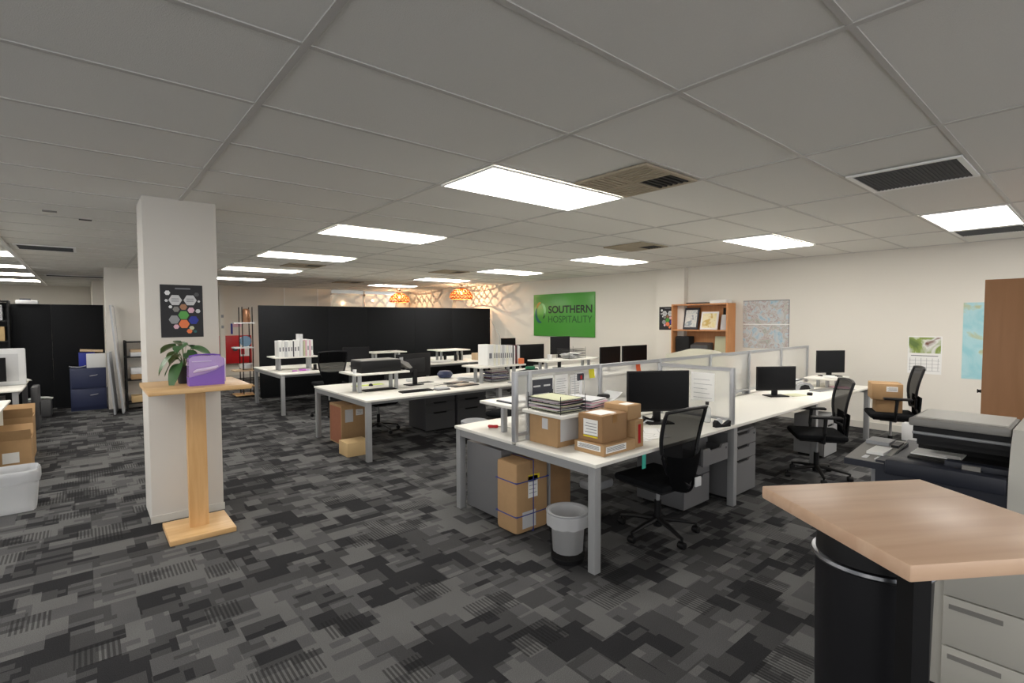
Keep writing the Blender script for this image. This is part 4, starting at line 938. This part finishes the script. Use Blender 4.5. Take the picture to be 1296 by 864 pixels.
# document feeder on the shelf
t = thing('document_scanner', 'long black document scanner with sloping grey lid on the second desk shelf', 'scanner', (2.68, 6.14, .985))
B('blk', 0, .56, 0, .34, 0, .15, bev=.01).build('body', t)
B('pgry', .01, .55, .005, .335, .151, .162, bev=.004).build('lid', t)
MB().m('pgry').prism([(.561, .11), (.561, .15), (.68, .10), (.74, .03), (.70, .02)], 'y', .01, .33).build('paper_chute', t)
tag(MB().m('white').lathe([(.02, 0), (.025, .05)], seg=14).build('small_cup', loc=(2.62, 6.2, .985)), 'small white cup left of the black scanner', 'cup')
# magenta things, black lamp on rear desk
tag(MB().m('mag').box(0, .12, 0, .08, 0, .04, bev=.015).m('lav').box(.10, .2, .02, .08, 0, .03, bev=.01).m('mag').box(-.12, -.03, .02, .07, 0, .02, bev=.008).build('stationery_pile', loc=(3.02, 9.62, DT)), 'pink and lilac trinkets under the binder shelf', 'stationery')
tag(MB().m('blk').box(0, .06, 0, .03, 0, .11, bev=.01).m('blk').box(-.02, .08, -.03, .06, 0, .015, bev=.004).build('desk_phone', loc=(3.3, 9.7, DT)), 'small black stand under the binder shelf on the rear desk', 'phone')
tag(MB().m('white').lathe([(.03, 0), (.035, .04)], seg=14).build('small_cup', loc=(3.40, 10.1, .985)), 'small white cup at the right end of the binder shelf', 'cup')
# clutter on the second desk around the folders
papers('loose white papers heaped behind the desk pads on the second desk', (4.62, 6.42, DT), .3, .34, .4, 9, 21, ('paper', 'paper2'), step=.006, jit=.06)
tray('grey wire tray stuffed with files below the white folders', (4.62, 5.95, DT), 0, .36, .26, 3, .06)
papers('folders filed in the wire tray below the white folders', (4.80, 6.08, DT+.012), 0, .3, .22, 16, 31, ('paper2', 'inkd', 'paper', 'blue', 'maroon'), step=.009, jit=.02)
tag(MB().m('navy').lathe([(.02, 0), (.10, .01), (.13, .06), (.09, .11), (.02, .12)], seg=20).build('headset_case', loc=(4.45, 6.95, DT)), 'round navy cap shaped case behind the papers on the second desk', 'case')
tag(MB().m('org').box(0, .07, 0, .07, 0, .085, bev=.01).build('tape_roll', loc=(5.10, 5.825, .985)), 'orange tape block at the right end of the folder shelf', 'tape')
tag(MB().m('white').lathe([(.035, 0), (.04, .09)], seg=18).build('mug', loc=(5.98, 6.1, .985)), 'white mug on the shelf below the green sign', 'mug')
tray('black wire trays on the shelf below the green sign', (6.35, 6.0, .985), 0, .42, .3, 3, .06)
papers('silver grey papers heaped on the trays below the green sign', (6.52, 6.12, 1.0), .4, .3, .22, 8, 41, ('paper2', 'paper'), step=.01, jit=.05)
tag(B('blk', 0, .62, 0, .3, 0, .10, bev=.02).build('keyboard_bag', loc=(5.85, 5.6, DT+.0)), 'long black bag on the second desk below the mug', 'bag')
# rear desk clutter
papers('loose papers on the rear desk before the left empty shelf', (5.6, 9.75, DT), .2, .4, .3, 10, 51, ('paper', 'creamp'), step=.007, jit=.08)
for k, (x, y) in enumerate(((6.25, 9.75), (6.5, 9.7), (6.7, 9.8))):
    tag(MB().m('blk').lathe([(.03, 0), (.035, .12), (.02, .16)], seg=12).build('pen_pot', loc=(x, y, DT)), ['left', 'middle', 'right'][k]+' one of three dark pots under the right empty shelf', 'pot')
tag(B('beige', 0, .3, 0, .2, 0, .16, bev=.005).build('cardboard_box', loc=(6.95, 9.5, DT)), 'beige box on the rear desk right of the dark pots', 'box')
papers('white paper bundle on the rear desk left of the beige box', (5.95, 9.55, DT), -.2, .5, .2, 7, 61, ('paper',), step=.007, jit=.05)
# far end of the front desk
tray('chrome wire tray holding papers beyond the frosted screen', (6.9, 3.1, DT), 0, .4, .3, 3, .06)
tag(MB().m('gplas').prism([(-.16, 0), (.16, 0), (.16, .03), (.10, .075), (.0, .095), (-.10, .075), (-.16, .03)], 'y', -.03, .03).m('blk').prism([(-.10, .0), (.10, .0), (.07, .05), (0, .065), (-.07, .05)], 'y', -.032, -.03).build('phone_handset', loc=(7.25, 2.62, DT), rz=R(-20)), 'grey arched stapler shaped phone before the tilted monitor', 'phone')
dshelf(7.55, 8.15, 2.35, 2.72, 'low white shelf under the tilted monitor by the wall', .86)
papers('papers and magazines before the tilted monitor', (7.70, 2.3, DT), .5, .25, .2, 5, 71, ('paper', 'pink', 'inkd'), step=.004, jit=.03)
papers('papers piled left of the tilted monitor', (7.2, 2.78, DT), .1, .36, .2, 20, 81, ('paper2', 'paper', 'inkd', 'paper'), step=.006, jit=.03)
papers('white papers lying at the base of the tilted monitor', (7.75, 2.48, .86), .3, .2, .14, 5, 83, ('paper',), step=.004, jit=.03)
for k, x in enumerate((6.42, 6.50)):
    tag(MB().m('red').box(0, .05, 0, .02, 0, .34, bev=.003).build('ring_binder', loc=(x, 3.02, DT)), 'red spine standing behind the frosted screen', 'binder', 'red spines behind the frosted screen')
for k in range(4):
    tag(MB().m('paper2').box(0, .06, 0, .24, 0, .32, bev=.003).build('ring_binder', loc=(5.95+.07*k, 3.0, DT)), 'pale binder in the short row behind the frosted screen', 'binder', 'pale binders behind the frosted screen')
tag(MB().m('lime').tube([(0, 0, 0), (0, 0, .38), (.05, 0, .42), (.12, 0, .42)], .01, 6).m('slot').box(.02, .45, -.01, .01, .40, .425).build('desk_lamp', loc=(6.75, 3.45, DT)), 'lime framed organiser rising behind the frosted screen below the map', 'organiser')
# floor things under the front desk
t = thing('floor_fan_heater', 'pale rounded appliance under the front desk left of the chair base', 'appliance', (3.28, 2.78, 0))
MB().m('gplas').box(-.13, .13, -.09, .09, .24, .32, bev=.03).build('housing', t)
MB().m('blk').box(-.02, .02, -.02, .02, .02, .24).box(-.09, .09, -.08, .08, 0, .02, bev=.005).build('stand', t)
# grey stool
t = thing('round_stool', 'round grey stool seen past the left corner of the front desk', 'stool', (3.55, 4.9, 0))
MB().m('gplas').lathe([(.15, .42), (.165, .43), (.165, .455), (.14, .465)], seg=28).build('seat', t)
for k in range(4):
    a = PI/4+k*PI/2; MB().m('blk').tube([(.11*math.cos(a), .11*math.sin(a), .42), (.17*math.cos(a), .17*math.sin(a), 0)], .012, 6).build('leg', t)
# things under the bar table / chair
tag(MB().m('white').box(0, .28, 0, .2, 0, .24, bev=.01).m('inkd').box(.05, .2, -.001, 0, .05, .15).build('storage_box', loc=(8.5, 1.62, 0)), 'white box on the floor behind the chair with cartons', 'box')
# articulated lamp at partition end
t = thing('desk_lamp', 'thin articulated lamp rising beside the partition end', 'lamp', (8.35, 10.4, DT))
MB().m('alu').lathe([(.08, 0), (.08, .015)], seg=20).build('base', t)
MB().m('alu').tube([(0, 0, .015), (.02, 0, .5), (-.22, .12, .98)], .008, 6).build('arm', t)

# small things on the desks
tag(MB().m('blk').box(-.05, .05, -.03, .03, 0, .03, bev=.01).build('computer_mouse', loc=(6.75, 2.36, DT), rz=.3), 'black mouse right of the monitor beyond the cross screen', 'mouse')
pad('pale green mouse pad under the edge of the monitor beyond the cross screen', (6.62, 2.48, DT), R(-20), .24, .18, 'olive', 'mouse_pad', .004)
tag(MB().m('blk2').box(0, .16, 0, .2, 0, .06, bev=.015).m('gplas').tube([(.02, .1, .07), (.08, .1, .085), (.14, .1, .07)], .012, 6).build('desk_phone', loc=(7.35, 2.72, DT), rz=-.3), 'black desk phone behind the grey arched handset', 'phone')
papers('white papers stacked under the frosted screen near the wire tray', (7.6, 3.15, DT), .1, .34, .24, 18, 91, ('paper', 'paper2'), step=.007, jit=.03)
tag(MB().m('blk').tube([(0, 0, .004), (.15, .05, .004), (.3, -.03, .004), (.45, .04, .004), (.6, .0, .004)], .003, 5).build('loose_cable', loc=(3.75, 6.15, DT)), 'thin black cable lying across the second desk', 'cable')
tag(MB().m('white').tube([(0, 0, .004), (.12, .06, .004), (.25, .0, .004), (.36, .05, .004)], .003, 5).build('loose_cable', loc=(4.0, 6.35, DT)), 'thin white cable lying across the second desk', 'cable')
tag(MB().m('white').box(0, .09, 0, .06, 0, .05, bev=.01).build('small_box', loc=(3.72, 6.85, DT)), 'tiny white box behind the monitor with the sticker', 'box')
